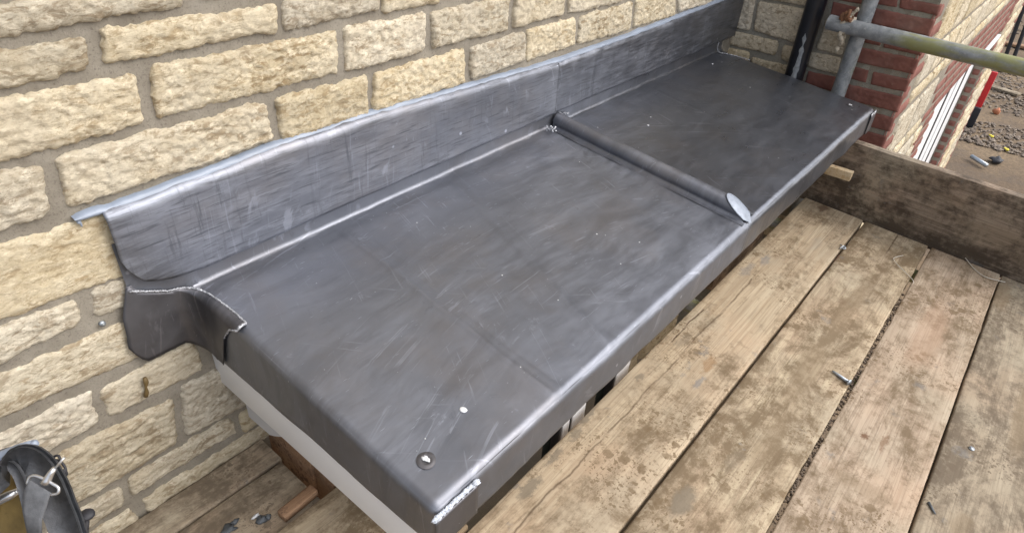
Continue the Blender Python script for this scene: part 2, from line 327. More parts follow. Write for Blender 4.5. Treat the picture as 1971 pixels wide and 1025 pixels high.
M_['wood3'] = mat_wood('scaffold_board_reddish', (.50, .40, .30), (.39, .30, .22), dirty=.45, stains=[
    (1.573, -1.10, .26, .05, (.42, .28, .19), .4), (1.022, -1.070, .02, .012, (.15, .08, .045), .9), (1.03, -1.112, .035, .012, (.20, .12, .07), .7), (.86, -1.10, .03, .1, BRN2, .4), (2.08, -1.1, .06, .08, BRN2, .35)])
M_['wood4'] = mat_wood('scaffold_board_grey', (.43, .36, .265), (.31, .255, .185), (.13, .10, .07), dirty=.8, stains=[(1.95, -1.24, .12, .03, BRN2, .6), (1.36, -1.36, .2, .03, BRN2, .6), (.90, -1.30, .06, .03, BRN2, .5)])
M_['wood_dark'] = mat_wood('toe_board_wood', (.33, .265, .205), (.18, .14, .105), (.06, .045, .033), dirty=.9, spat=.15)
M_['wood_fresh'] = mat_wood('fresh_batten', (.72, .55, .34), (.62, .45, .26), (.40, .28, .15), dirty=-.6, knots=False)
M_['wood_orange'] = mat_wood('orange_timber', (.34, .205, .12), (.24, .14, .08), (.10, .06, .04), dirty=.0, knots=True)
M_['galv'] = mat_galv('galvanised_tube'); M_['galv_green'] = mat_galv('galvanised_tube_lichen', True)
M_['rust'] = mat_flat('rusty_steel', (.20, .10, .055), .85, .2, .5, 60, .8)
M_['rag'] = mat_flat('crusted_mortar', (.45, .40, .32), .9, 0, .25, 90, .9)
M_['steel'] = mat_flat('bright_steel', (.62, .62, .63), .28, .9, .1, 30, .2)
M_['zinc'] = mat_flat('zinc_nail', (.42, .46, .50), .42, .8, .2, 90, .4)
M_['black_plastic'] = mat_flat('black_plastic', (.012, .013, .018), .28, 0, .3, 12, .1)
M_['splash'] = mat_flat('mortar_splash', (.24, .255, .27), .8, 0, .3, 90, .6)
M_['leather'] = mat_flat('black_leather', (.075, .078, .086), .55, 0, .45, 55, .6)
M_['webbing'] = mat_flat('grey_webbing', (.12, .125, .135), .85, 0, .2, 130, .5)
M_['yellow'] = mat_flat('ochre_lining', (.17, .115, .035), .8, 0, .3, 25, .4)
M_['red'] = mat_flat('red_plastic', (.62, .03, .035), .45)
M_['yellow_bit'] = mat_flat('yellow_plastic', (.70, .60, .03), .5)
M_['white_spot'] = mat_flat('white_drip', (.66, .67, .68), .6, 0, .05, 40, .3)
M_['string'] = mat_flat('plastic_strap', (.58, .54, .46), .5, 0, .1, 30, .1)
M_['copper'] = mat_flat('grubby_wire', (.10, .11, .12), .6, .15, .3, 40, .3)

# ------------------------------------------------------------------ object helpers
def meta(o, label=None, cat=None, group=None, kind=None):
    for k, v in (('label', label), ('category', cat), ('group', group), ('kind', kind)):
        if v: o[k] = v
    return o
def thing(name, label, cat, loc=(0, 0, 0), group=None):
    o = bpy.data.objects.new(name, None); COL.objects.link(o); o.location = loc; o.empty_display_size = .1
    return meta(o, label, cat, group)
def mesh(name, verts, faces, mat, parent=None, smooth=True):
    me = bpy.data.meshes.new(name); me.from_pydata([tuple(v) for v in verts], [], faces); me.validate()
    o = bpy.data.objects.new(name, me); COL.objects.link(o); me.materials.append(M_[mat] if isinstance(mat, str) else mat)
    if smooth: me.polygons.foreach_set('use_smooth', [True] * len(me.polygons))
    if parent is not None:
        o.parent = parent
        if any(abs(c) > 1e-9 for c in parent.location):
            for v_ in me.vertices: v_.co -= parent.location
    me.update(); return o
def recentre(o):
    """put a mesh's origin at its own centre (keeps it in place)"""
    me = o.data; c = Vector((0, 0, 0))
    for v in me.vertices: c += v.co
    c /= max(1, len(me.vertices))
    for v in me.vertices: v.co -= c
    o.location = Vector(o.location) + c; return o
def box(name, lo, hi, mat, parent=None, bev=.0015, seg=2, rot=0., jitter=0., cuts=0):
    bm = bmesh.new(); bmesh.ops.create_cube(bm, size=1)
    c = (Vector(lo) + Vector(hi)) / 2; d = Vector(hi) - Vector(lo)
    for v in bm.verts: v.co = Vector((v.co.x * d.x, v.co.y * d.y, v.co.z * d.z))
    if cuts: bmesh.ops.subdivide_edges(bm, edges=[e for e in bm.edges if e.calc_length() > .5 * max(d)], cuts=cuts)
    if bev: bmesh.ops.bevel(bm, geom=[e for e in bm.edges if len(e.link_faces) == 2 and e.calc_face_angle(0) > .5], offset=bev, segments=seg, affect='EDGES', profile=.6)
    for v in bm.verts:
        if jitter: v.co += noise.noise_vector((v.co + c) * 14) * jitter
        if rot: v.co.xy = (v.co.x * math.cos(rot) - v.co.y * math.sin(rot), v.co.x * math.sin(rot) + v.co.y * math.cos(rot))
    me = bpy.data.meshes.new(name); bm.to_mesh(me); bm.free(); me.materials.append(M_[mat])
    me.polygons.foreach_set('use_smooth', [bev > 0] * len(me.polygons))
    o = bpy.data.objects.new(name, me); COL.objects.link(o); o.location = c
    if parent is not None: o.parent = parent; o.location = c - parent.location
    if bev and hasattr(me, 'shade_auto_smooth'): pass
    return o
def tube_data(path, rad, seg=14, closed=False, flat=None, cap=True):
    """sweep a circle (or flat=(w,h) scale with up vector) along a path"""
    P = [Vector(p) for p in path]; n = len(P); vs, fs = [], []
    up = None
    for i, p in enumerate(P):
        t = (P[(i + 1) % n] - P[i - 1]) if closed else (P[min(i + 1, n - 1)] - P[max(i - 1, 0)])
        t.normalize()
        if up is None:
            a = Vector((0, 0, 1)) if abs(t.z) < .9 else Vector((1, 0, 0)); up = (a - t * a.dot(t)).normalized()
        else: up = (up - t * up.dot(t)).normalized()
        s = t.cross(up); r = rad(i / (n - 1)) if callable(rad) else rad
        for j in range(seg):
            th = 2 * math.pi * j / seg; vs.append(p + (up * math.sin(th) + s * math.cos(th)) * r)
    for i in range(n if closed else n - 1):
        for j in range(seg):
            a = i * seg + j; b = i * seg + (j + 1) % seg; c = ((i + 1) % n) * seg
            fs.append((a, b, c + (j + 1) % seg, c + j))
    if cap and not closed: fs.append(tuple(range(seg - 1, -1, -1))); fs.append(tuple((n - 1) * seg + j for j in range(seg)))
    return vs, fs
def tube(name, path, rad, mat, parent=None, **kw):
    v, f = tube_data(path, rad, **kw); return mesh(name, v, f, mat, parent)
def resample(pts, step):
    P = [Vector(p) for p in pts]; out = [P[0]]
    for a, b in zip(P, P[1:]):
        n = max(1, int((b - a).length / step))
        for i in range(1, n + 1): out.append(a.lerp(b, i / n))
    return out
def smooth_path(pts, n=8):
    P = [Vector(p) for p in pts]; out = []
    for i in range(len(P) - 1):
        p0, p1, p2, p3 = P[max(i - 1, 0)], P[i], P[i + 1], P[min(i + 2, len(P) - 1)]
        for k in range(n):
            t = k / n; out.append(.5 * ((2 * p1) + (p2 - p0) * t + (2 * p0 - 5 * p1 + 4 * p2 - p3) * t * t + (3 * p1 - p0 - 3 * p2 + p3) * t ** 3))
    out.append(P[-1]); return out
def ngrid(nu, nv):
    return [(i * nv + j, (i + 1) * nv + j, (i + 1) * nv + j + 1, i * nv + j + 1) for i in range(nu - 1) for j in range(nv - 1)]

def rock(quad, frame, res=.004, depth=.02, rc=.016, rough=1., edge=.005, seed=0, flip=False, grow=0.):
    """a pitched-face stone: quad of (u,v) corners TL,TR,BR,BL on the plane frame=(origin, udir, vdir, ndir)"""
    TL, TR, BR, BL = [Vector(q) for q in quad]
    w_ = ((TR - TL).length + (BR - BL).length) / 2; h_ = ((TL - BL).length + (TR - BR).length) / 2
    nu = max(5, int(w_ / res)); nv = max(4, int(h_ / res)); O, A, B, N = [Vector(x) for x in frame]
    cen_ = (TL + TR + BR + BL) / 4; g_ = grow; TL = TL + Vector((-g_ if TL.x < cen_.x else g_, g_)); TR = TR + Vector((g_ if TR.x > cen_.x else -g_, g_)); BR = BR + Vector((g_ if BR.x > cen_.x else -g_, -g_)); BL = BL + Vector((-g_ if BL.x < cen_.x else g_, -g_))
    rc = min(rc, h_ * .42, w_ * .42); hw, hh = w_ / 2, h_ / 2; vs = []
    sd_ = Vector((seed * 3.17, seed * 1.31, seed * 7.7))
    for i in range(nu + 1):
        for j in range(nv + 1):
            a = -hw + w_ * i / nu; b = -hh + h_ * j / nv
            cx = max(-hw + rc, min(hw - rc, a)); cy = max(-hh + rc, min(hh - rc, b)); dx, dy = a - cx, b - cy
            if dx and dy:
                s = max(abs(dx), abs(dy)) / math.hypot(dx, dy); dx *= s; dy *= s
            a2, b2 = cx + dx, cy + dy
            e = min(hw - abs(cx) - abs(dx) if 0 else rc + min(hw - rc - abs(cx), hh - rc - abs(cy)) - math.hypot(dx, dy), hw, hh)
            e = max(0, e) if (dx or dy) else rc + min(hw - rc - abs(cx), hh - rc - abs(cy))
            s_, t_ = (a2 + hw) / w_, (b2 + hh) / h_
            P = (BL * (1 - s_) + BR * s_) * (1 - t_) + (TL * (1 - s_) + TR * s_) * t_
            p3 = Vector((P.x, P.y, 0)) + sd_
            ef = math.exp(-e / .014)
            nv_ = noise.noise_vector(p3 * 38) * edge * .85 + noise.noise_vector(p3 * 105) * edge * .75 + noise.noise_vector(p3 * 240) * edge * .35 + noise.noise_vector(p3 * 13) * edge * .7
            P = P + Vector((nv_.x, nv_.y)) * ef
            f1 = noise.fractal(p3 * 16, .9, 2.1, 4)
            vd = noise.voronoi(Vector((p3.x * 34 + f1, p3.y * 48, p3.z)))[0]; rid = vd[1] - vd[0]
            f2 = noise.fractal(Vector((p3.x * 70, p3.y * 105, 3.)), .8, 2., 4)
            hgt = depth * (1 - math.exp(-e / .0034)) + rough * (.0036 * f1 + .0030 * (rid - .3) + .0032 * f2 + .0016 * noise.noise(p3 * 170) + .0010 * noise.noise(p3 * 330)) * (1 - .6 * math.exp(-e / .008))
            if e < 1e-6: hgt = -.006
            vs.append(O + A * P.x + B * P.y + N * hgt)
    fs = ngrid(nu + 1, nv + 1)
    if flip: fs = [f[::-1] for f in fs]
    return vs, fs
def stone(name, quad, frame, mat, parent, **kw):
    v, f = rock(quad, frame, **kw); return recentre(mesh(name, v, f, mat, parent))

# ------------------------------------------------------------------ ground
def ground():
    k = NM('site_dirt'); v = k.coord(rnd=False)
    c = k.mix(k.ramp(k.noise(v, .8, 6, .6), [(.35, 0.), (.62, 1.)]), (.25, .185, .12), (.175, .128, .088))
    c = k.mix(k.ramp(k.noise(v, 22, 6, .7), [(.42, .5), (.55, 0.)]), c, (.10, .08, .06)); c = k.mix(k.ramp(k.noise(v, 1.3, 8, .7), [(.5, 0.), (.6, .6)]), c, (.13, .105, .085)); c = k.mix(k.ramp(k.noise(v, 60, 5, .7), [(.6, 0.), (.68, .6)]), c, (.33, .28, .22))
    m = k.set(color=c, rough=.95, normal=k.bump(k.noise(v, 9, 8, .7), .7, .03), spec=.15)
    n = 60; vs = [(-40 + 120 * i / n, -60 + 120 * j / n, -3.0 + .03 * noise.noise(Vector((i * .7, j * .7, 0)))) for i in range(n + 1) for j in range(n + 1)]
    meta(mesh('ground', vs, ngrid(n + 1, n + 1), m), kind='structure')
    # gravel and rubble scattered over the far strip
    random.seed(3)
    base = bmesh.new(); bmesh.ops.create_icosphere(base, subdivisions=1, radius=1); bv = [v_.co.copy() for v_ in base.verts]; bf = [tuple(q.index for q in f.verts) for f in base.faces]; base.free()
    sets = {}
    for nm, cols, cnt, r0, r1 in (('gravel', (.235, .19, .148), 8000, .008, .026), ('rubble', (.14, .11, .085), 2500, .012, .05)):
        vs, fs = [], []
        for q in range(cnt):
            x = 11.3 + 17 * random.random() ** 1.5; y = random.uniform(-2.6, 1.6)
            if noise.noise(Vector((x * .6, y * .6, 4))) < -.12: continue
            r = random.uniform(r0, r1) * (1.8 if random.random() < .04 else 1); o = len(vs); rz = random.random() * 6.28
            for p in bv:
                p2 = p + noise.noise_vector(p * 1.7 + Vector((q, 0, 0))) * .45
                vs.append((x + r * (p2.x * math.cos(rz) - p2.y * math.sin(rz)) * 1.3, y + r * (p2.x * math.sin(rz) + p2.y * math.cos(rz)), -2.985 + r * .55 * p2.z))
            fs += [tuple(a + o for a in f) for f in bf]
        M_[nm] = mat_flat(nm + '_stone', cols, .9, 0, .6, 45, .5)
        meta(mesh(nm, vs, fs, nm, None, False), kind='stuff')
ground()

# ------------------------------------------------------------------ main wall
WALL = thing('stone_wall', 'long wall of cream split-faced limestone with buff mortar, behind the lead roof', 'wall', (0, 0, 0))
COVERED = (20, 21, 23, 24)
def wall_main():
    # mortar bed: one gently uneven sheet with real thickness behind
    x0, x1, z0, z1 = -1.6, 2.36, -3.0, 2.9
    xs = [x0 + (x1 - x0) * i / 260 for i in range(261)]; zs = [-3, -2, -1.2, -.8] + [-.6 + 1.25 * i / 90 for i in range(91)] + [.9, 1.4, 2, z1]
    vs = []
    for x in xs:
        for z in zs:
            p = Vector((x, 0, z)); vs.append((x, -.0035 - .0022 * noise.fractal(p * 18, 1, 2, 3) - .0018 * noise.noise(p * 60), z))
    fs = ngrid(len(xs), len(zs)); n0 = len(vs); nz = len(zs)
    vs += [(x0, .3, z0), (x1, .3, z0), (x1, .3, z1), (x0, .3, z1)]
    a, b, c, d = 0, (len(xs) - 1) * nz, len(xs) * nz - 1, nz - 1
    fs += [(n0, n0 + 3, n0 + 2, n0 + 1), (a, d, n0 + 3, n0), (b, n0 + 1, n0 + 2, c), (d, c, n0 + 2, n0 + 3)]
    mesh('mortar_bed', vs, fs, 'mortar', WALL)
    fr = ((0, 0, 0), (1, 0, 0), (0, 0, 1), (0, -1, 0))
    for i, q in enumerate(MAIN_STONES):
        stone('stone', q, fr, 'stone', WALL, res=.0028, depth=(.010 + .005 * random.random()) if i not in COVERED else .0085, rough=1. if i not in COVERED else .5, seed=i, rc=.010, edge=.0052, grow=.0052)
    # the courses above and to the left of the picture, joined
    random.seed(11); vs, fs = [], []; z = .515
    while z < 2.8:
        h = random.choice((.065, .075, .095)); x = -1.55 + random.random() * .2
        while x < 2.3:
            w_ = random.uniform(.14, .36); x2 = min(x + w_, 2.34)
            v, f = rock([(x, z + h), (x2, z + h), (x2, z), (x, z)], fr, res=.014, depth=.014, seed=len(fs) % 97, grow=.005, rc=.01); o = len(vs); vs += v; fs += [tuple(a + o for a in q) for q in f]
            x = x2 + .02
        z += h + .018
    for z, h, xa in ((.478, .028, .125), (.406, .060, .668), (.312, .068, 1.425)):
        x = xa
        while x < 2.28:
            x2 = min(x + random.uniform(.16, .3), 2.335); v, f = rock([(x, z + h), (x2, z + h), (x2, z), (x, z)], fr, res=.01, depth=.014, seed=len(fs) % 97, grow=.004, rc=.01); o = len(vs); vs += v; fs += [tuple(a + o for a in q) for q in f]; x = x2 + .020
    for z, h in ((.40, .1), (.31, .07), (.215, .075), (.075, .12), (-.09, .145), (-.2, .09), (-.34, .12)):
        x = -.40 - (.04 if z > 0 else .1)
        while x > -1.5:
            w_ = random.uniform(.16, .34); v, f = rock([(x - w_, z + h), (x, z + h), (x, z), (x - w_, z)], fr, res=.012, depth=.014, seed=len(fs) % 97, grow=.005, rc=.01); o = len(vs); vs += v; fs += [tuple(a + o for a in q) for q in f]
            x -= w_ + .02
    meta(mesh('outer_stonework', vs, fs, 'stone', WALL), kind='stuff')
    _low = [((-.205, -.423), (.085, -.430), (.085, -.475), (-.205, -.475)), ((-.335, -.425), (-.222, -.424), (-.222, -.475), (-.335, -.475)), ((-.52, -.36), (-.325, -.36), (-.325, -.41), (-.52, -.41))]
    for i, q in enumerate(_low): stone('stone', q, fr, 'stone', WALL, res=.0035, depth=.012, seed=70 + i, rc=.01, edge=.006)
    # wet brown dribble on one stone, screw plug in a joint
    vs = []; 
    k = NM('wet_stain'); M_['stain'] = k.set(color=(.13, .085, .03), rough=.6)
    pts = [(-.1245, -.137, .0035), (-.125, -.148, .006), (-.128, -.158, .0045), (-.130, -.170, .0055), (-.134, -.178, .003)]
    tube('stain', [(x, -.0165, z) for x, z, r in pts], lambda t: .0035 + .0015 * math.sin(t * 9), 'stain', WALL, seg=8)
    g = thing('wall_plug', 'small grey screw plug left in a mortar joint beside the left lead apron', 'wall plug', (-.153, -.006, .002))
    tube('plug_ring', [(-.153, -.002, .002), (-.152, -.0095, .0035)], .0048, 'zinc', g, seg=10)
    tube('plug_core', [(-.1522, -.0090, .003), (-.1518, -.0110, .0036)], .0026, 'galv', g, seg=8)
wall_main()

# ------------------------------------------------------------------ return wall and the neighbouring front
XW, YC = 2.352, -.690
RET = thing('return_wall', 'return wall of weathered stone and red brick quoins behind the black downpipe', 'wall')
def wall_return():
    ys = [.0 + (YC - .0) * i / 70 for i in range(71)]; zs = [-3, -2, -1, -.6] + [-.45 + .85 * i / 60 for i in range(61)] + [.8, 1.6, 2.9]
    vs = [(XW - .002 * noise.noise(Vector((y, z, 1)) * 40), y, z) for y in ys for z in zs]
    fs = ngrid(len(ys), len(zs)); mesh('mortar_bed', vs, fs, 'mortar_grey', RET)
    fr = ((XW, 0, 0), (0, 1, 0), (0, 0, 1), (-1, 0, 0))
    for i, (k, *q) in enumerate(RETURN_PIECES):
        q = [(-.694, v_) if u_ < -.655 else (u_, v_) for u_, v_ in q]
        if k == 'stone': stone('stone', q, fr, 'stone_grey', RET, res=.004, depth=.010, seed=50 + i, rc=.012, edge=.003, rough=.8, flip=True, grow=.0055)
        else: stone('brick', q, fr, 'brick', RET, res=.004, depth=.005, seed=50 + i, rc=.005, edge=.0016, rough=.5, flip=True, grow=.0036)
    random.seed(5); vs, fs = [], []; v2, f2 = [], []
    for sgn in (1, -1):
        z = .295 if sgn > 0 else -.345
        row = 0
        while (z < 2.7 if sgn > 0 else z > -1.2):
            y = -.02
            while y > -.66:
                wd = random.uniform(.16, .28) if y > -.36 else (.215 if row % 2 else .1)
                y2 = max(y - wd, YC + .004); v, f = rock([(y, z + .062), (y2, z + .062), (y2, z), (y, z)], fr, res=.02, depth=.008, seed=len(fs), rc=.006, edge=.002, rough=.5, flip=True)
                if y <= -.34: o = len(vs); vs += v; fs += [tuple(a + o for a in q) for q in f]
                else: o = len(v2); v2 += v; f2 += [tuple(a + o for a in q) for q in f]
                y = y2 - .011
            z += .0735 * sgn; row += 1
    meta(mesh('outer_brickwork', vs, fs, 'brick', RET), kind='stuff')
    meta(mesh('outer_stonework', v2, f2, 'stone_grey', RET), kind='stuff')
wall_return()

HOUSE = thing('neighbouring_front', 'brick and stone house front running away beyond the scaffold, with a white window', 'house front')
def house_front():
    fr = ((0, YC, 0), (1, 0, 0), (0, 0, 1), (0, -1, 0)); X0, X1, Z0, Z1 = XW, 7.55, -3.0, 2.9
    WX0, WX1, WZ0, WZ1 = 3.74, 6.10, -2.6, -.44
    def wallbox(n, a, b, mat='mortar'): box(n, a, b, mat, HOUSE, bev=0)
    wallbox('mortar_bed', (X0, YC, Z0), (WX0, YC + .3, Z1)); wallbox('mortar_bed', (WX1, YC, Z0), (X1, YC + .3, Z1)); wallbox('mortar_bed', (WX0, YC, WZ1), (WX1, YC + .3, Z1)); wallbox('mortar_bed', (WX0, YC, Z0), (WX1, YC + .3, WZ0))
    random.seed(9); cnt = 0
    def br(x0, x1, z0, z1, sh=None):
        return stone('brick', [(x0, z1), (x1, z1), (x1, z0), (x0, z0)], fr, 'brick', HOUSE, res=.016, depth=.006, seed=random.random() * 50, rc=.006, edge=.002, rough=.35)
    # quoins at the near corner and the window jamb (courses in view)
    z = -1.25; row = 0
    while z < .62:
        x1 = 2.358 + (.205 if row % 2 else .100); br(XW - .004, x1, z, z + .062)
        if row % 2 == 0 and random.random() < 2: pass
        if z < WZ1 - .06:
            a = WX0 - (.33 if row % 2 else .22); br(a, WX0, z, z + .062)
            if row % 2: pass
        z += .0735; row += 1
    # stones between
    for za, zb, end in ((-1.5, WZ1, WX0 - .30), (WZ1 + .005, -.150, 3.33), (-.137, .8, 7.2)):
        z = za
        while z < zb - .03:
            h = min(random.choice((.07, .14, .20)), zb - z - .012); x = 2.50 + random.uniform(0, .06)
            while x < end - .1:
                x2 = min(x + random.uniform(.18, .42), end); stone('stone', [(x, z + h), (x2, z + h), (x2, z), (x, z)], fr, 'stone', HOUSE, res=.012, depth=.008, seed=random.random() * 90, rc=.012, edge=.004, rough=.9); x = x2 + .014
            z += h + .012
    # brick courses over the window head
    z = WZ1 + .004; row = 0
    while z < -.15:
        x = 3.345 + (.11 if row % 2 else 0)
        while x < 6.35: br(x, x + .215, z, z + .062); x += .226
        z += .0735; row += 1
    # far reveal bricks (seen in the opening) and far pier
    frr = ((WX1, 0, 0), (0, 1, 0), (0, 0, 1), (-1, 0, 0)); z = -2.5
    while z < WZ1 - .06:
        stone('brick', [(-.625, z + .062), (YC + .003, z + .062), (YC + .003, z), (-.625, z)], frr, 'brick', HOUSE, res=.016, depth=.005, seed=random.random() * 50, rc=.006, edge=.002, rough=.35, flip=True); z += .0735
    z = -2.6; row = 0
    while z < .5:
        if row % 2 == 0: 
            h = .13; x = WX1 + .22
            while x < 7.25: x2 = min(x + random.uniform(.25, .45), 7.3); stone('stone', [(x, z + h), (x2, z + h), (x2, z), (x, z)], fr, 'stone', HOUSE, res=.02, depth=.012, seed=random.random() * 90, rc=.012, edge=.004, rough=.8); x = x2 + .015
        br(7.34, 7.54, z, z + .062); br(7.44 if row % 2 else 7.34, 7.54, z + .0735, z + .0735 + .062) if 0 else None
        br(WX1 + .003, WX1 + (.2 if row % 2 else .1), z, z + .062)
        z += .0735; row += 1
    # window: three white profiles stepping back, black gaskets, glass
    wy = -.622
    W = bpy.data.objects.new('window', None); COL.objects.link(W); W.parent = HOUSE; 
    box('glass_pane', (WX0, wy + .03, WZ0), (WX1, wy + .036, WZ1), 'glass', W, bev=0)
    for a, b in ((WX0 - .02, 4.90), (4.985, 5.60), (5.68, WX1)): box('frame', (a, wy, WZ0), (b, wy + .028, WZ1 + .0), 'upvc', W, bev=.004)
    for a, b in ((4.905, 4.98), (5.605, 5.675)): box('gasket', (a, wy - .004, WZ0), (b, wy + .026, WZ1 - .004), 'rubber', W, bev=.001)
    for a in (4.3, 5.25): box('frame_bead', (a, wy - .006, WZ0), (a + .05, wy - .0005, WZ1 - .02), 'upvc', W, bev=.002)
    box('window_head', (5.2, YC - .02, WZ1 - .035), (6.0, YC + .02, WZ1 - .01), 'upvc', W, bev=.004)
    box('back_wall', (X0, YC + .31, Z0), (X1, YC + .5, Z1), 'mortar', HOUSE, bev=0)
    box('end_wall', (X1, YC + .002, Z0), (X1 + .1, YC + .5, Z1), 'mortar', HOUSE, bev=0)
house_front()

# ------------------------------------------------------------------ the lead roof
ROOF = thing('lead_roof', 'small dull grey lead-covered bay roof dressed up the stone wall, with one batten roll', 'lead roof', (0, 0, 0))
RE = .017
def dent(p):
    return .0011 * noise.noise(p * 7) + .0008 * noise.noise(p * 17 + Vector((5, 1, 2))) + .00035 * noise.noise(p * 45)
CREASES = [(.312, .03, .0034, .007), (.336, .02, -.0020, .006), (.655, .30, .0034, .007), (.680, .30, -.0018, .006), (.96, .05, .0006, .006), (1.62, .08, .0007, .006), (.16, .1, .0005, .008)]
def crease(x, y):
    return sum(a * math.exp(-((x - c - k_ * y - .006 * noise.noise(Vector((y * 8, c, 0)))) / w_) ** 2) for c, k_, a, w_ in CREASES)
def frange(a, b, st):
    n = max(1, round(abs(b - a) / st)); return [a + (b - a) * i / n for i in range(n + 1)]
def edge_pts(a, b, fine=.0022, coarse=.005, band=.024, fa=True, fb=True):
    xs = []
    if fa: xs += frange(a, a + band, fine)[:-1]
    xs += frange(a + (band if fa else 0), b - (band if fb else 0), coarse)
    if fb: xs += frange(b - band, b, fine)[1:]
    return xs
def lead_bay(x0, x1, left, right):
    H0, rf = .155, .0095
    js = [(-.012, z, 'u') for z in frange(.10, rf, .008)[:-1]]
    js += [(-.012 - rf + rf * math.cos(t), rf - rf * math.sin(t), 'u') for t in frange(0, math.pi / 2, math.pi / 16)][:-1]
    js += [(y, 0, 'f') for y in [-.0215] + frange(-.0215, -.06, .004)[1:] + frange(-.06, -D + .024, .011)[1:] + frange(-D + .024, -D, .0022)[1:]]
    nj0 = len(js); tt = [0] + frange(0, .024 / H0, .0022 / H0)[1:] + frange(.024 / H0, 1, .08)[1:]
    tt = tt[1:]
    js += [(-D, -t, 'd') for t in tt]
    cols = []
    xs = edge_pts(x0, x1, fa=left, fb=right)
    if left: cols += [(x0, t) for t in tt[::-1]]
    cols += [(x, 0) for x in xs]
    if right: cols += [(x1, t) for t in tt]
    vs, fs, idx = [], [], {}
    for i, (x, ti) in enumerate(cols):
        for j, (y, z, k) in enumerate(js):
            if ti > 0 and k != 'f': continue
            H = H0 - S * (-y / D)
            raw = Vector((x, y, -ti * H if ti > 0 else (z * H if k == 'd' else z)))
            if k == 'u' : q = raw.copy(); q.z += 0
            else:
                c = raw.copy(); c.y = max(raw.y, -D + RE); c.z = min(raw.z, -RE)
                if left: c.x = max(c.x, x0 + RE)
                if right: c.x = min(c.x, x1 - RE)
                if (raw - c).length > 1e-9:
                    nn = raw - c; q = c + nn.normalized() * RE
                else: q = raw
                if c.y == raw.y and c.x == raw.x and ti == 0 and k == 'f': q = raw.copy()
            fl = min(1, -y / D)
            q.z -= S * (fl if k != 'u' else 0) - (0 if k != 'f' else 0)
            if k == 'f': pass
            if k == 'u': q.z -= S * (-y / D)
            dd = dent(Vector((q.x, q.y, q.z)))
            if ti > 0: q.x += -dd * 1.2 * min(1, ti * 3) 
            elif k == 'd': q.y += dd * 1.6 + .0022 * noise.noise(Vector((q.x * 9, 0, 3)))* min(1, -z * 2); q.z += .0035 * noise.noise(Vector((q.x * 8, 2, 2))) * (-z)
            elif k == 'u': q.y += dd; q.z += .0012 * noise.noise(Vector((q.x * 11, 3, 3))) + .0008 * noise.noise(Vector((q.x * 31, 3, 3)))
            else: q.z += dd + crease(q.x, q.y) * min(1, max(0, (-q.y - .03) / .05)) * (1 if q.y > -.6 else max(0, (q.y + .64) / .04)) + .0035 * math.exp(-((y + .022) / .018) ** 2) * 0 + (.0012 * noise.noise(Vector((q.x * 11, 3, 3))) + .0008 * noise.noise(Vector((q.x * 31, 3, 3))) + .0001) * math.exp(-((q.y + .0225) / (.012 + .004 * noise.noise(Vector((q.x * 6, 9, 3))))) ** 2)
            # foot of the upstand swells where it was dressed in
            idx[i, j] = len(vs); vs.append(q)
    for i in range(len(cols) - 1):
        for j in range(len(js) - 1):
            if all(k in idx for k in ((i, j), (i + 1, j), (i + 1, j + 1), (i, j + 1))):
                fs.append((idx[i, j], idx[i, j + 1], idx[i + 1, j + 1], idx[i + 1, j]))
    o = mesh('lead_sheet', vs, fs, 'lead' if left else 'lead_far_reflection', ROOF)
    bm = bmesh.new(); bm.from_mesh(o.data)
    bmesh.ops.remove_doubles(bm, verts=bm.verts, dist=.0006)
    # close the vertical corners front/side
    bm.to_mesh(o.data); bm.free(); o.data.polygons.foreach_set('use_smooth', [True] * len(o.data.polygons))
    md = o.modifiers.new('thick', 'SOLIDIFY'); md.thickness = .0018; md.offset = -1 if True else 1
    return o
lead_bay(0, XR + .012, True, False)
lead_bay(XR - .012, L, False, True)

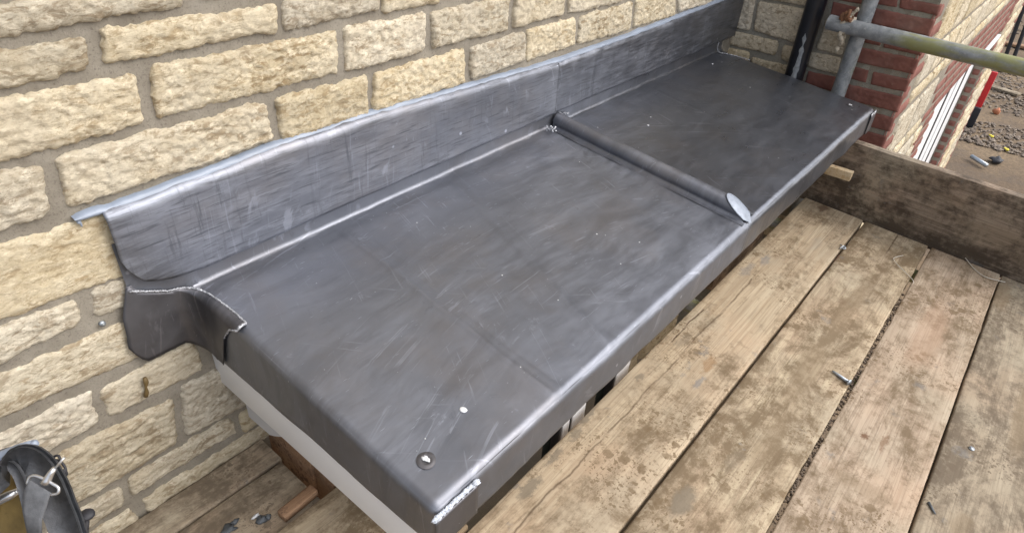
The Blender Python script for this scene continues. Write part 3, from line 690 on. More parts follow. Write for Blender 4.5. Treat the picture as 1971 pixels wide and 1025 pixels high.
def roof_z(y): return -S * (-y) / D
def batten_roll():
    prof = []   # (dx, h)
    prof += [(-.038, .0010), (-.033, .0014), (-.028, .0020), (-.0245, .0035), (-.0215, .0070)]
    for a in frange(math.radians(205), math.radians(-20), math.radians(11)): prof.append((.0225 * math.cos(a), .0175 + .0215 * math.sin(a)))
    prof += [(.0225, .0075), (.0255, .0045), (.030, .0034), (.040, .0030), (.0405, .0018)]
    n = len(prof); ys = frange(-.022, -.600, .012); vs = []; top = .039
    for r_i, y in enumerate(ys):
        t = r_i / (len(ys) - 1)
        for dx, h in prof:
            ye = -.634 + (h / top) * .075; yy = -.022 + (ye + .022) * t
            wob = .0016 * noise.noise(Vector((dx * 9, yy * 6, 2))) + .0009 * noise.noise(Vector((dx * 40, yy * 22, 5))); p = Vector((XR + dx + .004 * (yy + .3) * 0, yy, roof_z(yy) + h + wob))
            vs.append(p)
    fs = [f[::-1] for f in ngrid(len(ys), n)]
    mesh('batten_roll', vs, fs, 'lead', ROOF)
    # end cap: bossed oval of bright lead
    ring = [Vector((XR + dx * 1.04, -.634 + (h / top) * .075 - .0022, roof_z(-.634 + (h / top) * .075) + h * 1.03 + .001)) for dx, h in prof[4:-4]]
    ring = [Vector((p.x, p.y, p.z)) for p in ring]; low = Vector((XR - .002, -.6395, roof_z(-.64) - .001))
    cen = sum(ring, Vector()) / len(ring); vs = [cen + Vector((0, -.004, .002))] + [cen.lerp(p, .55) + Vector((0, -.003, .001)) for p in ring + [low]] + ring + [low]
    m = len(ring) + 1; fs = []
    for i in range(m):
        j = (i + 1) % m; fs.append((0, 1 + i, 1 + j)); fs.append((1 + i, 1 + m + i, 1 + m + j, 1 + j))
    mesh('roll_end_cap', vs, fs, 'lead_cap', ROOF)
    # dressed-down tongue over the front edge
    pts = [ring[0] + Vector((-.002, 0, 0)), ring[3] * .3 + low * .7 + Vector((-.004, -.001, 0)), low + Vector((0, -.002, -.004))]
    tube('roll_bead', resample(ring + [], .004), .0016, 'lead_cap', ROOF, seg=6)
    # torn bright specks where the roll meets the upstand
    random.seed(21); b1, b2 = [], []
    for q in range(26):
        p = Vector((XR - .052 + random.uniform(-.012, .012), -.040 + random.uniform(-.014, .016), .002 + random.uniform(0, .012)))
        b1.append((p, random.uniform(.0012, .0032)))
    for q in range(20):
        t = random.random(); p = Vector((XR + .012 + .055 * t, -.016 - .004 * random.random(), .030 - .012 * t + random.uniform(-.002, .002))); b1.append((p, random.uniform(.0012, .0026)))
    blobs('weld_bead', b1, 'weld', ROOF)
def blobs(name, items, mat, parent, flat=None, jag=.5):
    vs, fs = [], []; bm = bmesh.new(); bmesh.ops.create_icosphere(bm, subdivisions=2, radius=1); bv = [v.co.copy() for v in bm.verts]; bf = [tuple(q.index for q in f.verts) for f in bm.faces]; bm.free()
    for i, it in enumerate(items):
        c, r = it[0], it[1]; sc = it[2] if len(it) > 2 else (1, 1, 1); o = len(vs)
        for p in bv:
            q = p * (1 + jag * noise.noise(p * 1.6 + Vector((i * 3.3, 0, 0)))); vs.append(Vector(c) + Vector((q.x * sc[0], q.y * sc[1], q.z * sc[2])) * r)
        fs += [tuple(a + o for a in f) for f in bf]
    return mesh(name, vs, fs, mat, parent)
batten_roll()

# cover flashing, in two lengths
def interp(tab, x):
    if x <= tab[0][0]: return tab[0][1]
    for (a, b), (c, d) in zip(tab, tab[1:]):
        if x <= c: t = (x - a) / (c - a); return b + (d - b) * t
    return tab[-1][1]
ZT = [(-.10, .200), (.079, .2055), (.207, .213), (.42, .214), (.75, .201), (1.08, .189), (1.47, .191), (2.0, .202), (2.3, .209)]
ZB = [(-.1, .115), (-.0935, .0887), (-.0774, .061), (-.055, .049), (-.0313, .0424), (.034, .035), (.26, .039), (1.081, .042), (1.10, .042), (2.3, .040)]
def cover(x0, x1, yo, creases, lap=False):
    xs = frange(x0, x0 + .08, .0045)[:-1] + frange(x0 + .08, x1, .0075); nv = 30; vs = []
    for x in xs:
        zt = interp(ZT, x) + .0022 * noise.noise(Vector((x * 14, 0, 0))) + .0012 * noise.noise(Vector((x * 40, 1, 0))); zb = interp(ZB, x) + .0012 * noise.noise(Vector((x * 10, 4, 0)))
        r = .018
        if x < -.06: zt -= 0
        for j in range(nv + 1):
            t = j / nv; s = t * ((zt - r - zb) + r * 1.571)
            if s < zt - r - zb: z = zb + s; y = -.0235 - .0035 * (1 - t) ** 3 * 0
            else:
                a = (s - (zt - r - zb)) / r; z = zt - r + r * math.sin(a); y = -.0235 + r * (1 - math.cos(a))
            y += yo; p = Vector((x, 1, z))
            y -= .0016 * noise.noise(p * 9) + .0011 * noise.noise(p * 23)
            for cx, am in creases: y -= am * math.exp(-((x - cx - .01 * (z - .1)) / .0035) ** 2) * (1 if z < zt - r else .4)
            vs.append((x + (0 if x > x0 + .001 else .0008 * noise.noise(p * 60)), y, z))
    o = mesh('cover_flashing', vs, [f[::-1] for f in ngrid(len(xs), nv + 1)], 'lead_flash' if x0 < 0 else 'lead_flash_far_reflection', ROOF)
    md = o.modifiers.new('thick', 'SOLIDIFY'); md.thickness = .0018; md.offset = 0
cover(-.099, 1.088, -.0012, [(.363, .0016), (.765, -.0014), (.12, .0008), (.58, .0006)])
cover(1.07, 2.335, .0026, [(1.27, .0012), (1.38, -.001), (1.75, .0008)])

# grey sealant in the joint over the flashing
def sealant():
    xs = frange(-.137, 2.335, .008); nv = 8; vs = []
    for x in xs:
        zt0 = interp(ZT, x); zlo = zt0 - .010; zhi = zt0 + .0060 + .003 * noise.noise(Vector((x * 16, 7, 0))) + .0018 * noise.noise(Vector((x * 55, 7, 0)))
        if x < -.09: t = (x + .137) / .047; zlo = .196 - .002 * t; zhi = .2065 + .001 * math.sin(t * 3); m = (zlo + zhi) / 2; sh = min(1, t * 4 + .12) ** .5; zlo = m - (m - zlo) * sh; zhi = m + (zhi - m) * sh
        for j in range(nv + 1):
            t = j / nv; z = zlo + (zhi - zlo) * t; y = -.006 - .0105 * math.sin(math.pi * (.18 + .82 * t)) ** .7 - .0012 * noise.noise(Vector((x * 45, z * 120, 3)))
            if j == nv: y = .002
            vs.append((x, y, z))
    mesh('sealant_bead', vs, [f[::-1] for f in ngrid(len(xs), nv + 1)], 'sealant', ROOF)
    b = [(Vector((-.130, -.012, .191)), .003, (.6, .5, 2)), (Vector((-.132, -.011, .194)), .003)]
    blobs('sealant_smear', b, 'sealant', ROOF)
sealant()

# left apron dressed round the corner, with its weld seam
def apron():
    st = []  # stations: base point (x,y), inward normal, zb, zt, over
    for x in frange(-.118, -.040, .006): 
        t = (x + .118) / .078
        zb = -.106 if x > -.098 else -.106 + .045 * ((-.098 - x) / .020) ** 1.6
        zt = .056 - .042 * t
        if x < -.104: zt = .055 
        st.append((Vector((x, -.0165 if x > -.112 else -.0155)), Vector((0, 1)), zb, zt, 0.))
    for a in frange(0, math.pi / 2, math.pi / 18)[1:]:
        r = .034; t = a / (math.pi / 2)
        st.append((Vector((-.040 + r * math.sin(a) + .0005, -.0165 - r * (1 - math.cos(a)))), Vector((math.sin(a), math.cos(a))), -.106 - .045 * t, .014 - .012 * t, t))
    for y in frange(-.058, -.158, .006): 
        st.append((Vector((-.0045, y)), Vector((1, 0)), -.151, .002, 1.))
    vs = []; nv1, nv2, nv3 = 16, 7, 5; rim = []
    for p, n, zb, zt, ov in st:
        y = p.y; slope = roof_z(min(0, y + .03)) * ov; zt2 = zt + slope; r = .0135 * ov
        row = []
        for j in range(nv1 + 1): row.append((p, zb + (zt2 - r - zb) * j / nv1))
        for j in range(1, nv2 + 1): a = math.pi / 2 * j / nv2; row.append((p + n * (r * (1 - math.cos(a))), zt2 - r + r * math.sin(a)))
        w_ = ov * (.001 + .006 * min(1, max(0, (-y - .04) / .08)))
        for j in range(1, nv3 + 1): row.append((p + n * (r + w_ * j / nv3), zt2 + .0004))
        for q, z in row:
            v = Vector((q.x, q.y, z)); 
            if z > zb + .02: v += noise.noise_vector(v * 14) * .0016
            vs.append(v)
        rim.append(Vector(vs[-1]))
    nr = nv1 + nv2 + nv3 + 1
    # left edge slants outward to the bottom
    for i in range(0, 14 * nr):
        v = vs[i]; v.x -= .014 * max(0, min(1, (.055 - v.z) / .12)) * max(0, (-.06 - v.x) / .058); 
        v.x = v.x + .016 * max(0, min(1, (v.z - .0) / .06)) * max(0, (-.06 - v.x) / .058)
    # the lap edge slants back towards the wall as it runs down the side
    TB = [(0, 0), (.006, 0), (.014, .022), (.05, .052), (.15, .092)]; SL = lambda dz: interp(TB, dz)
    for i, (p, n, zb, zt, ov) in enumerate(st):
        if ov < 1: continue
        f = max(0, (-p.y - .052) / .106); top_ = zt + roof_z(min(0, p.y + .03))
        for v in vs[i * nr:(i + 1) * nr]: v.y += SL(max(0, top_ - v.z)) * f
    endrow = [Vector(v) for v in vs[(len(st) - 1) * nr:]]
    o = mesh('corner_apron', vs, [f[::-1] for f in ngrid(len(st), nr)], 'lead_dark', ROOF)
    md = o.modifiers.new('thick', 'SOLIDIFY'); md.thickness = .002; md.offset = 0
    # plain upstand strip behind the flashing, left of the corner
    up = [(x, -.0125 + .0006 * noise.noise(Vector((x * 30, z * 30, 0))), z) for x in frange(-.101, .01, .006) for z in frange(.045 - 0, .14, .006)]
    n2 = len(frange(.045, .14, .006))
    up = []
    for x in frange(-.101, .012, .006):
        t = (x + .101) / .113; zl = .036 - .045 * t
        for j in range(13): up.append((x, -.0135, zl + (.14 - zl) * j / 12))
    mesh('upstand_end', up, [f[::-1] for f in ngrid(len(frange(-.101, .012, .006)), 13)], 'lead', ROOF)
    # weld bead
    path = resample([Vector(v) + Vector((0, -.0015, .001)) for v in rim[3:]], .0012)
    vs, fs = tube_data(path, .0016, seg=8)
    vs = [v + noise.noise_vector(v * 300) * .0014 + Vector((0, 0, .0009 * math.sin((v.x - v.y) * 1500))) for v in vs]
    mesh('weld_bead', vs, fs, 'weld', ROOF)
    pth = [v + Vector((-.0008, -.0012, .0004)) for v in endrow[::-1][:nv2 + nv3 + 6]]
    vs, fs = tube_data(resample(pth, .0012), lambda t: .0022 * (1 - .4 * t), seg=8); vs = [v + noise.noise_vector(v * 330) * .0016 for v in vs]
    mesh('weld_bead', vs, fs, 'weld', ROOF)
    tube('painted_lap_shadow', [v + Vector((-.0012, -.0012, 0)) for v in endrow[::-1][nv2 + nv3 + 5:]], .0011, 'rubber', ROOF, seg=6)  # solid black tube painting the shade along the lap edge
apron()

# laps and welds on the front corners
def front_laps():
    zt = -S - .012
    b = []; random.seed(4)
    vs = []; xs = frange(-.004, .0845, .006); zs = frange(-.083, -.1525, .007)
    for x in xs:
        for z in zs: vs.append((x, -D - .0042 - .0006 * noise.noise(Vector((x * 30, 0, z * 30))), z))
    o = mesh('corner_lap', vs, ngrid(len(xs), len(zs)), 'lead_dark', ROOF); md = o.modifiers.new('t', 'SOLIDIFY'); md.thickness = .0022; md.offset = 0
    for q in range(120):
        t = q / 119; x = -.002 + .087 * t; wv = .0026 * (1 + .5 * noise.noise(Vector((x * 90, 0, 0))))
        b.append((Vector((x, -D - .0022 + random.uniform(-.001, .0016), zt + random.uniform(-.003, .004))), wv * random.uniform(.6, 1.3), (1.4, .8, 1)))
    b += [(Vector((-.002 + .087 * q / 40, -D - .0012, zt + .0005)), .0042, (1.2, .6, 1.1)) for q in range(41)]
    blobs('weld_bead', b, 'lead_bright', ROOF, jag=.8)
    xs = frange(2.178, 2.241, .006); vs = [(x, -D - .0042, z) for x in xs for z in zs]
    o = mesh('corner_lap', vs, ngrid(len(xs), len(zs)), 'lead_dark', ROOF); md = o.modifiers.new('t', 'SOLIDIFY'); md.thickness = .003; md.offset = 0
    b = [(Vector((2.178 + .06 * random.random(), -D - .003, zt + random.uniform(-.002, .004))), random.uniform(.0015, .003), (1.5, .8, 1)) for q in range(40)]
    blobs('weld_bead', b, 'weld', ROOF, jag=.6)
front_laps()

# patent dots, drips and specks
def back_weld():
    p = smooth_path([(2.165, -.0265, .045), (2.168, -.0255, .022), (2.180, -.030, .004), (2.205, -.055, -.003), (2.226, -.095, -.008), (2.236, -.14, -.013)])
    vs, fs = tube_data(resample(p, .002), .0014, seg=6); mesh('weld_bead', [v + noise.noise_vector(v * 300) * .0016 for v in vs], fs, 'weld', ROOF)
back_weld()
def dots():
    for x, y, r in ((.0503, -.5699, .0095), (2.1604, -.5652, .008)):
        z = roof_z(y); n = 26; vs, fs = [], []; prof = [(0, .0004), (.35, .0003), (.62, .0006), (.85, .0012), (1.05, .0015), (1.3, .0007), (1.6, .0001)]
        for k, (a, h) in enumerate(prof):
            for j in range(n): th = 6.2832 * j / n; rr = r * a * (1 + .08 * noise.noise(Vector((th, a, x)))); vs.append((x + rr * math.cos(th), y + rr * math.sin(th), roof_z(y + rr * math.sin(th)) + h + .0009))
        for k in range(len(prof) - 1):
            for j in range(n): fs.append((k * n + j, (k + 1) * n + j, (k + 1) * n + (j + 1) % n, k * n + (j + 1) % n))
        mesh('fixing_dot', vs, fs, 'lead_dark', ROOF)
        random.seed(int(x * 10)); blobs('solder_lump', [(Vector((x + random.uniform(-.3, .4) * r, y + random.uniform(-.5, .4) * r, z + .003)), random.uniform(.0012, .0034) * r / .0095, (1, 1.4, .7)) for q in range(9)], 'white_spot', ROOF)
    blobs('white_splash', [(Vector((.1586, -.5436, roof_z(-.5436) + .0008)), .006, (1.0, 1.15, .22))], 'white_spot', ROOF, jag=.15)
    random.seed(31); it = []
    for q in range(26):
        x = random.uniform(.05, 2.15); y = random.uniform(-.6, -.08); it.append((Vector((x, y, roof_z(y) + .0012)), random.uniform(.0006, .0018), (1, 1, .4)))
    for x, y in ((2.046, .051 - .12), (1.35, -.19)): it.append((Vector((x, y, roof_z(y) + .001)), .0035, (1, 1, .3)))
    meta(blobs('lead_filings', it, 'white_spot', ROOF), kind='stuff')
dots()

# white fascia board and box under the lead
box('fascia_board', (.004, -.632, -.246), (.022, .012, -.12), 'upvc', ROOF, bev=.001)
box('front_fascia', (.024, -.622, -.142), (2.2, -.606, -.11), 'upvc', ROOF, bev=.001)
box('soffit_board', (.024, -.604, -.148), (2.2, -.002, -.140), 'upvc', ROOF, bev=.0)
def soffit_box():
    pr_ = [(-.052, -.200), (-.052, -.335), (-.130, -.330), (-.150, -.318), (-.188, -.290), (-.205, -.247), (-.205, -.200)]
    vs = [(.0235, y, z) for y, z in pr_] + [(.20, y, z) for y, z in pr_]; n = len(pr_)
    fs = [tuple(range(n)), tuple(range(2 * n - 1, n - 1, -1))] + [(i, i + n, (i + 1) % n + n, (i + 1) % n) for i in range(n)]
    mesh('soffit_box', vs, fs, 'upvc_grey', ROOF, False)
soffit_box()

# ------------------------------------------------------------------ bay below the roof
BAY = thing('bay_window', 'white framed bay window with orange timber side glimpsed beneath the lead roof', 'window', (0, 0, 0))
box('timber_jamb', (.075, -.172, -1.6), (.10, -.004, -.22), 'wood_orange', BAY)
box('timber_jamb', (.080, -.245, -1.6), (.12, -.176, -.22), 'wood_orange', BAY)
box('corner_trim', (.088, -.262, -1.6), (.13, -.247, -.22), 'upvc', BAY)
box('glass_pane', (.2, -.478, -1.9), (.84, -.472, -.22), 'glass', BAY, bev=0)
for a, b, m in ((.15, .20, 'upvc'), (.548, .556, 'rubber'), (.562, .590, 'upvc'), (.592, .598, 'rubber'), (.602, .66, 'upvc'), (.792, .800, 'rubber'), (.805, .875, 'upvc')):
    box('frame' if m == 'upvc' else 'gasket', (a, -.500, -1.9), (b, -.455, -.22), m, BAY, bev=.002)
box('sill', (.1, -.44, -2.0), (.9, -.3, -1.9), 'upvc', BAY)
LOW = thing('lower_pier', 'shaded stone pier seen through the slot under the lead front edge', 'stone pier')
box('mortar_bed', (.90, -.405, -3.0), (1.42, .0, -.24), 'mortar', LOW, bev=0)
random.seed(77); z = -1.5
while z < -.3:
    h = random.choice((.08, .11)); x = .905
    while x < 1.4:
        x2 = min(x + random.uniform(.14, .26), 1.415); stone('stone', [(x, z + h), (x2, z + h), (x2, z), (x, z)], ((0, -.405, 0), (1, 0, 0), (0, 0, 1), (0, -1, 0)), 'stone', LOW, res=.012, depth=.014, seed=z * 7 + x * 3, rc=.012); x = x2 + .016
    z += h + .014

# ------------------------------------------------------------------ scaffold deck
def board(x0, x1, y0, y1, zt, th, mat, label, seed, group='scaffold boards of the working platform', chip=1., skew=0.):
    xs = frange(x0, x1, .03); prof = [(0, -th), (0, -.004), (.0012, -.0012), (.004, 0)]
    w_ = y1 - y0; ys = prof + [(w_ * t, .0) for t in (.15, .3, .45, .6, .75, .9)] + [(w_ - .004, 0), (w_ - .0012, -.0012), (w_, -.004), (w_, -th)]
    vs = []
    for x in xs:
        for yy, zz in ys:
            sh = skew * (yy - w_ / 2) * (x - x0) / (x1 - x0)
            e = noise.noise(Vector((x * 6, seed, 0 if yy < w_ / 2 else 9))) * .0012 + max(0, noise.noise(Vector((x * 22, seed + 2, 0 if yy < w_ / 2 else 9))) - .3) * .006 * chip
            ed = e if yy < w_ / 2 else -e
            if .01 < yy < w_ - .01: ed = 0
            vs.append((x + sh, y0 + yy + ed, zt + zz + .0008 * noise.noise(Vector((x * 3, yy * 9, seed)))))
    n = len(ys); fs = [f[::-1] for f in ngrid(len(xs), n)]; fs.append(tuple(range(n))); fs.append(tuple(range(len(vs) - 1, len(vs) - 1 - n, -1)))
    for i in range(len(xs) - 1): fs.append((i * n, i * n + n - 1, (i + 1) * n + n - 1, (i + 1) * n)) 
    o = recentre(mesh('scaffold_board', vs, fs, mat)); meta(o, label, 'scaffold board', group)
    md = o.modifiers.new('edge', 'EDGE_SPLIT'); md.split_angle = math.radians(50)
    return o
TOE = lambda y: 2.163 - .075 * (-.5 - y) / .78 * 1.0
G = .0
DECK = [(-.527, -.757, 'wood', 'pale scaffold board just below the front edge of the lead, with a long split'),
        (-.765, -.988, 'wood2', 'muddy scaffold board second out from the lead roof, big grey stain'),
        (-.998, -1.216, 'wood3', 'reddish scaffold board third out from the lead roof'),
        (-1.221, -1.449, 'wood4', 'greyish scaffold board near the right edge carrying a round nail head'),
        (-1.455, -1.68, 'wood2', 'outermost scaffold board of the platform, at the lower right corner of the picture')]
for i, (a, b, m, lab) in enumerate(DECK): board(-1.0, TOE((a + b) / 2) - .003, b, a, ZF, .038, m, lab, i * 3.3, skew=.096)
board(-1.2, .052, -.093, -.012, ZF - .010, .036, 'wood4', 'narrow brownish board lying against the foot of the stone wall', 21)
board(-1.2, .046, -.246, -.097, ZF - .012, .036, 'wood4', 'grey-brown board next to the wall-side board, below the tool bag', 24.5)
board(-.30, .200, -.522, -.252, ZF + .006, .038, 'wood2', 'short pale board between wall-side boards and platform, under the fascia', 29.1)
# toe board
o = box('toe_board', (-.019, -1.1, -.17), (.019, 1.1, .1125), 'wood_dark', None, bev=.003, jitter=.0012, cuts=24)
o.location = (TOE(-1.45) + .02, -1.505, -.451 + .127); o.rotation_euler = (0, 0, -math.atan(.075 / .78))
# swap axes so the grain runs along the plank
for v_ in o.data.vertices: v_.co = Vector((-v_.co.y, v_.co.x, v_.co.z))
o.rotation_euler = (0, 0, math.pi / 2 - math.atan(.075 / .78) )
meta(o, 'dark weathered plank standing on edge across the far ends of the platform boards', 'toe board')

random.seed(13)
# debris packed in the gap between the second and third boards
it = []
for q in range(420):
    x = random.uniform(.2, 1.75); it.append((Vector((x, -.993 + random.uniform(-.005, .005), ZF - .010 + random.uniform(-.004, .004))), random.uniform(.0012, .0038)))
meta(blobs('gap_debris', it, mat_flat('grit', (.15, .115, .085), .95, 0, .5, 300, .5), None), kind='stuff')
# tubes under the deck
def straight_tube(name, a, b, r, mat, label, cat, group=None, wall=True):
    a, b = Vector(a), Vector(b); d = b - a; n = 2 + int(d.length / .05); vs = []; fs = []; seg = 28
    for i in range(n + 1):
        for j in range(seg): th = 6.2832 * j / seg; vs.append((r * math.cos(th), r * math.sin(th), d.length * i / n))
    for i in range(n):
        for j in range(seg): fs.append((i * seg + j, i * seg + (j + 1) % seg, (i + 1) * seg + (j + 1) % seg, (i + 1) * seg + j))
    # hollow ends
    for base, z, dz, fl in ((0, 0, .05, 1), (n * seg, d.length, -.05, 0)):
        o = len(vs)
        for j in range(seg): th = 6.2832 * j / seg; vs.append((.86 * r * math.cos(th), .86 * r * math.sin(th), z))
        for j in range(seg): th = 6.2832 * j / seg; vs.append((.86 * r * math.cos(th), .86 * r * math.sin(th), z + dz))
        for j in range(seg):
            k = (j + 1) % seg; fs.append((base + j, o + j, o + k, base + k) if fl else (base + j, base + k, o + k, o + j)); fs.append((o + j, o + seg + j, o + seg + k, o + k) if fl else (o + j, o + k, o + seg + k, o + seg + j))
        fs.append(tuple(o + seg + j for j in range(seg)))
    ob = mesh(name, vs, fs, mat, None); ob.location = a; ob.rotation_euler = d.to_track_quat('Z', 'Y').to_euler()
    md = ob.modifiers.new('edge', 'EDGE_SPLIT'); md.split_angle = math.radians(40)
    return meta(ob, label, cat, group)
for x, lab in ((1.99, 'scaffold tube under the board ends beside the toe board'), (1.28, 'scaffold tube crossing under the middle of the platform')):
    straight_tube('scaffold_tube', (x, -.02, ZF - .066), (x, -1.9, ZF - .066), .0242, 'galv_green', lab, 'scaffold tube')
box_ = box('offcut_block', (1.5, -.47, ZF - .14), (1.95, -.36, ZF - .03), 'wood_dark', None, bev=.003); meta(box_, 'dark timber bearer in the gap between the lead edge and the first board', 'timber bearer')

# fresh batten end sticking out below the lead, over the toe board
b_ = box('timber_batten', (2.085, -.668, -.302), (2.112, -.36, -.268), 'wood_fresh', None, bev=.0015); meta(b_, 'clean pale batten end poking out from under the far part of the lead', 'batten')
b_ = box('timber_offcut', (-.035, -.236, ZF - .010), (.048, -.212, ZF + .010), 'wood_orange', None, bev=.003, rot=.05, jitter=.001); meta(b_, 'short orange-brown stick lying on the wall-side boards by the white fascia', 'timber offcut')

# ------------------------------------------------------------------ scaffold tubes, downpipe
straight_tube('scaffold_standard', (2.305, -.484, -3.0), (2.305, -.484, 2.2), .0262, 'galv', 'upright grey scaffold tube in front of the return wall, beside the black downpipe', 'scaffold tube')
straight_tube('scaffold_ledger', (2.250, -.383, .180), (2.165, -1.75, .166), .0262, 'galv_green', 'level scaffold tube with yellow-green lichen crossing the top right corner', 'scaffold tube')
CP = thing('scaffold_coupler', 'rusty mortar-crusted coupler clamping the level tube to the upright', 'coupler', (2.255, -.442, .181))
def coupler():
    for k, (y, rr, w_) in enumerate(((-.452, .031, .013), (-.438, .0315, .010))):
        tube('clamp_band', [(2.253, y - w_, .181), (2.253, y, .182), (2.253, y + w_, .182)], rr, 'rag', CP, seg=22)
    tube('bolt', [(2.225, -.446, .205), (2.222, -.447, .240)], .0065, 'rust', CP, seg=8)
    bm = []; random.seed(2)
    for q in range(16): bm.append((Vector((2.232 + random.uniform(-.008, .012), -.440 + random.uniform(-.016, .014), .208 + random.uniform(-.014, .014))), random.uniform(.006, .012)))
    blobs('rust_lump', bm, 'rust', CP, jag=.9)
    meta(blobs('mortar_crust', [(Vector((2.226 + random.uniform(-.004, .008), -.435 + random.uniform(-.02, .012) , .175 - .012 * q + random.uniform(-.004, .004))), random.uniform(.006, .012) * (1 - q * .07), (.8, 1, 1.4)) for q in range(7)] +
          [(Vector((2.232, -.452 - .004 * q, .218 + .006 * q)), .0055, (1, 1, 1.2)) for q in range(5)], 'rag', CP, jag=.9), kind='stuff')
coupler()
def downpipe():
    P = thing('downpipe', 'glossy black round rainwater downpipe with a grey mortar splash, by the return wall', 'downpipe', (2.305, -.306, 0))
    tube('pipe', resample([(2.305, -.306, -3), (2.305, -.306, 2.6)], .2), .036, 'black_plastic', P, seg=40)
    # splash follows the pipe's surface on its camera side
    vs, fs = [], []; zs = frange(.12, -.10, .004); n = 9
    for z in zs:
        t = (.12 - z) / .22; c = math.radians(186 + 10 * math.sin(t * 3) + 8 * noise.noise(Vector((0, 0, z * 30)))); wd = math.radians(5 + 16 * t + 12 * noise.noise(Vector((3, 0, z * 45))))
        for j in range(n): a = c - wd + 2 * wd * j / (n - 1); r = .0362 + .0012 * math.sin(math.pi * j / (n - 1)); vs.append((2.305 + r * math.cos(a), -.306 + r * math.sin(a), z))
    mesh('mortar_splash', vs, ngrid(len(zs), n), 'splash', P)
downpipe()

# ------------------------------------------------------------------ bits on the deck
def nail(x0, y0, x1, y1, label):
    g = thing('clout_nail', label, 'nail', (x0, y0, ZF)); a = Vector((x0, y0, ZF + .0035)); b = Vector((x1, y1, ZF + .006)); d = (b - a).normalized()
    tube('shank', [a, a.lerp(b, .12), b], lambda t: max(.0008, .0048 * t ** .5), 'zinc', g, seg=10)
    tube('head', [b - d * .0006, b + d * .0022], .0092, 'zinc', g, seg=20)
nail(1.196, -.934, 1.178, -.984, 'galvanised clout nail lying across the muddy board with its head at the gap')
g = thing('nail_head', 'round galvanised nail head driven into the grey board at the right', 'nail', (1.158, -1.278, ZF)); tube('head', [(1.158, -1.278, ZF), (1.158, -1.278, ZF + .0022)], .0065, 'zinc', g, seg=18); tube('dimple', [(1.158, -1.278, ZF + .0022), (1.158, -1.278, ZF + .0028)], .0028, 'lead_bright', g, seg=12)
o = tube('screw', [(.915, -1.232, ZF + .003), (.893, -1.250, ZF + .003)], lambda t: .003 * (1 - .7 * t) + .0006, 'copper', None, seg=10); meta(o, 'small dark screw lying on the grey board near the bottom right', 'screw')
o = tube('lead_scrap', smooth_path([(1.885, -.748, ZF + .004), (1.872, -.757, ZF + .006), (1.862, -.762, ZF + .004), (1.868, -.770, ZF + .005), (1.875, -.760, ZF + .008), (1.855, -.755, ZF + .004)]), .0022, 'zinc', None, seg=7); meta(o, 'twisted scrap of grey wire caught in the gap beyond the first board', 'wire scrap')
o = tube('plastic_strap', smooth_path([(1.975, -.935, ZF + .002), (1.93, -.915, ZF + .003), (1.895, -.93, ZF + .006), (1.862, -.965, ZF + .005), (1.828, -1.0, ZF + .002), (1.80, -1.004, ZF - .006)]), .0013, 'string', None, seg=7); meta(o, 'thin pale string curling over the muddy board into the second gap', 'string')
o = tube('plastic_strap', smooth_path([(2.155, -1.045, ZF + .003), (2.13, -1.09, ZF + .006), (2.06, -1.14, ZF + .004), (2.03, -1.18, ZF + .004), (2.045, -1.235, ZF + .003)]), .0015, 'string', None, seg=7); meta(o, 'thin pale string lying along the foot of the dark upright plank', 'string')
o = blobs('pale_chip', [(Vector((-.066, -.182, ZF - .006)), .005, (1.9, .6, .8))], 'white_spot', None, jag=.8); meta(o, 'small pale chip lying on the grey-brown board by the wall', 'chip')
o = blobs('dark_lump', [(Vector((-.062, -.196, ZF - .008)), .009, (1.2, 1, .6)), (Vector((-.05, -.2, ZF - .008)), .006, (1, 1, .6))], 'copper', None, jag=.9); meta(o, 'dark grey lump of dried sealant on the wall-side board', 'lump')
o = blobs('lead_offcut', [(Vector((-.115, -.165, ZF - .010)), .010, (1.5, 1, .3)), (Vector((-.10, -.16, ZF - .009)), .007, (1.2, .7, .35))], 'copper', None, jag=1.1); meta(o, 'flat blackish smear of lead trimming near the white fascia end of the boards', 'lead offcut')

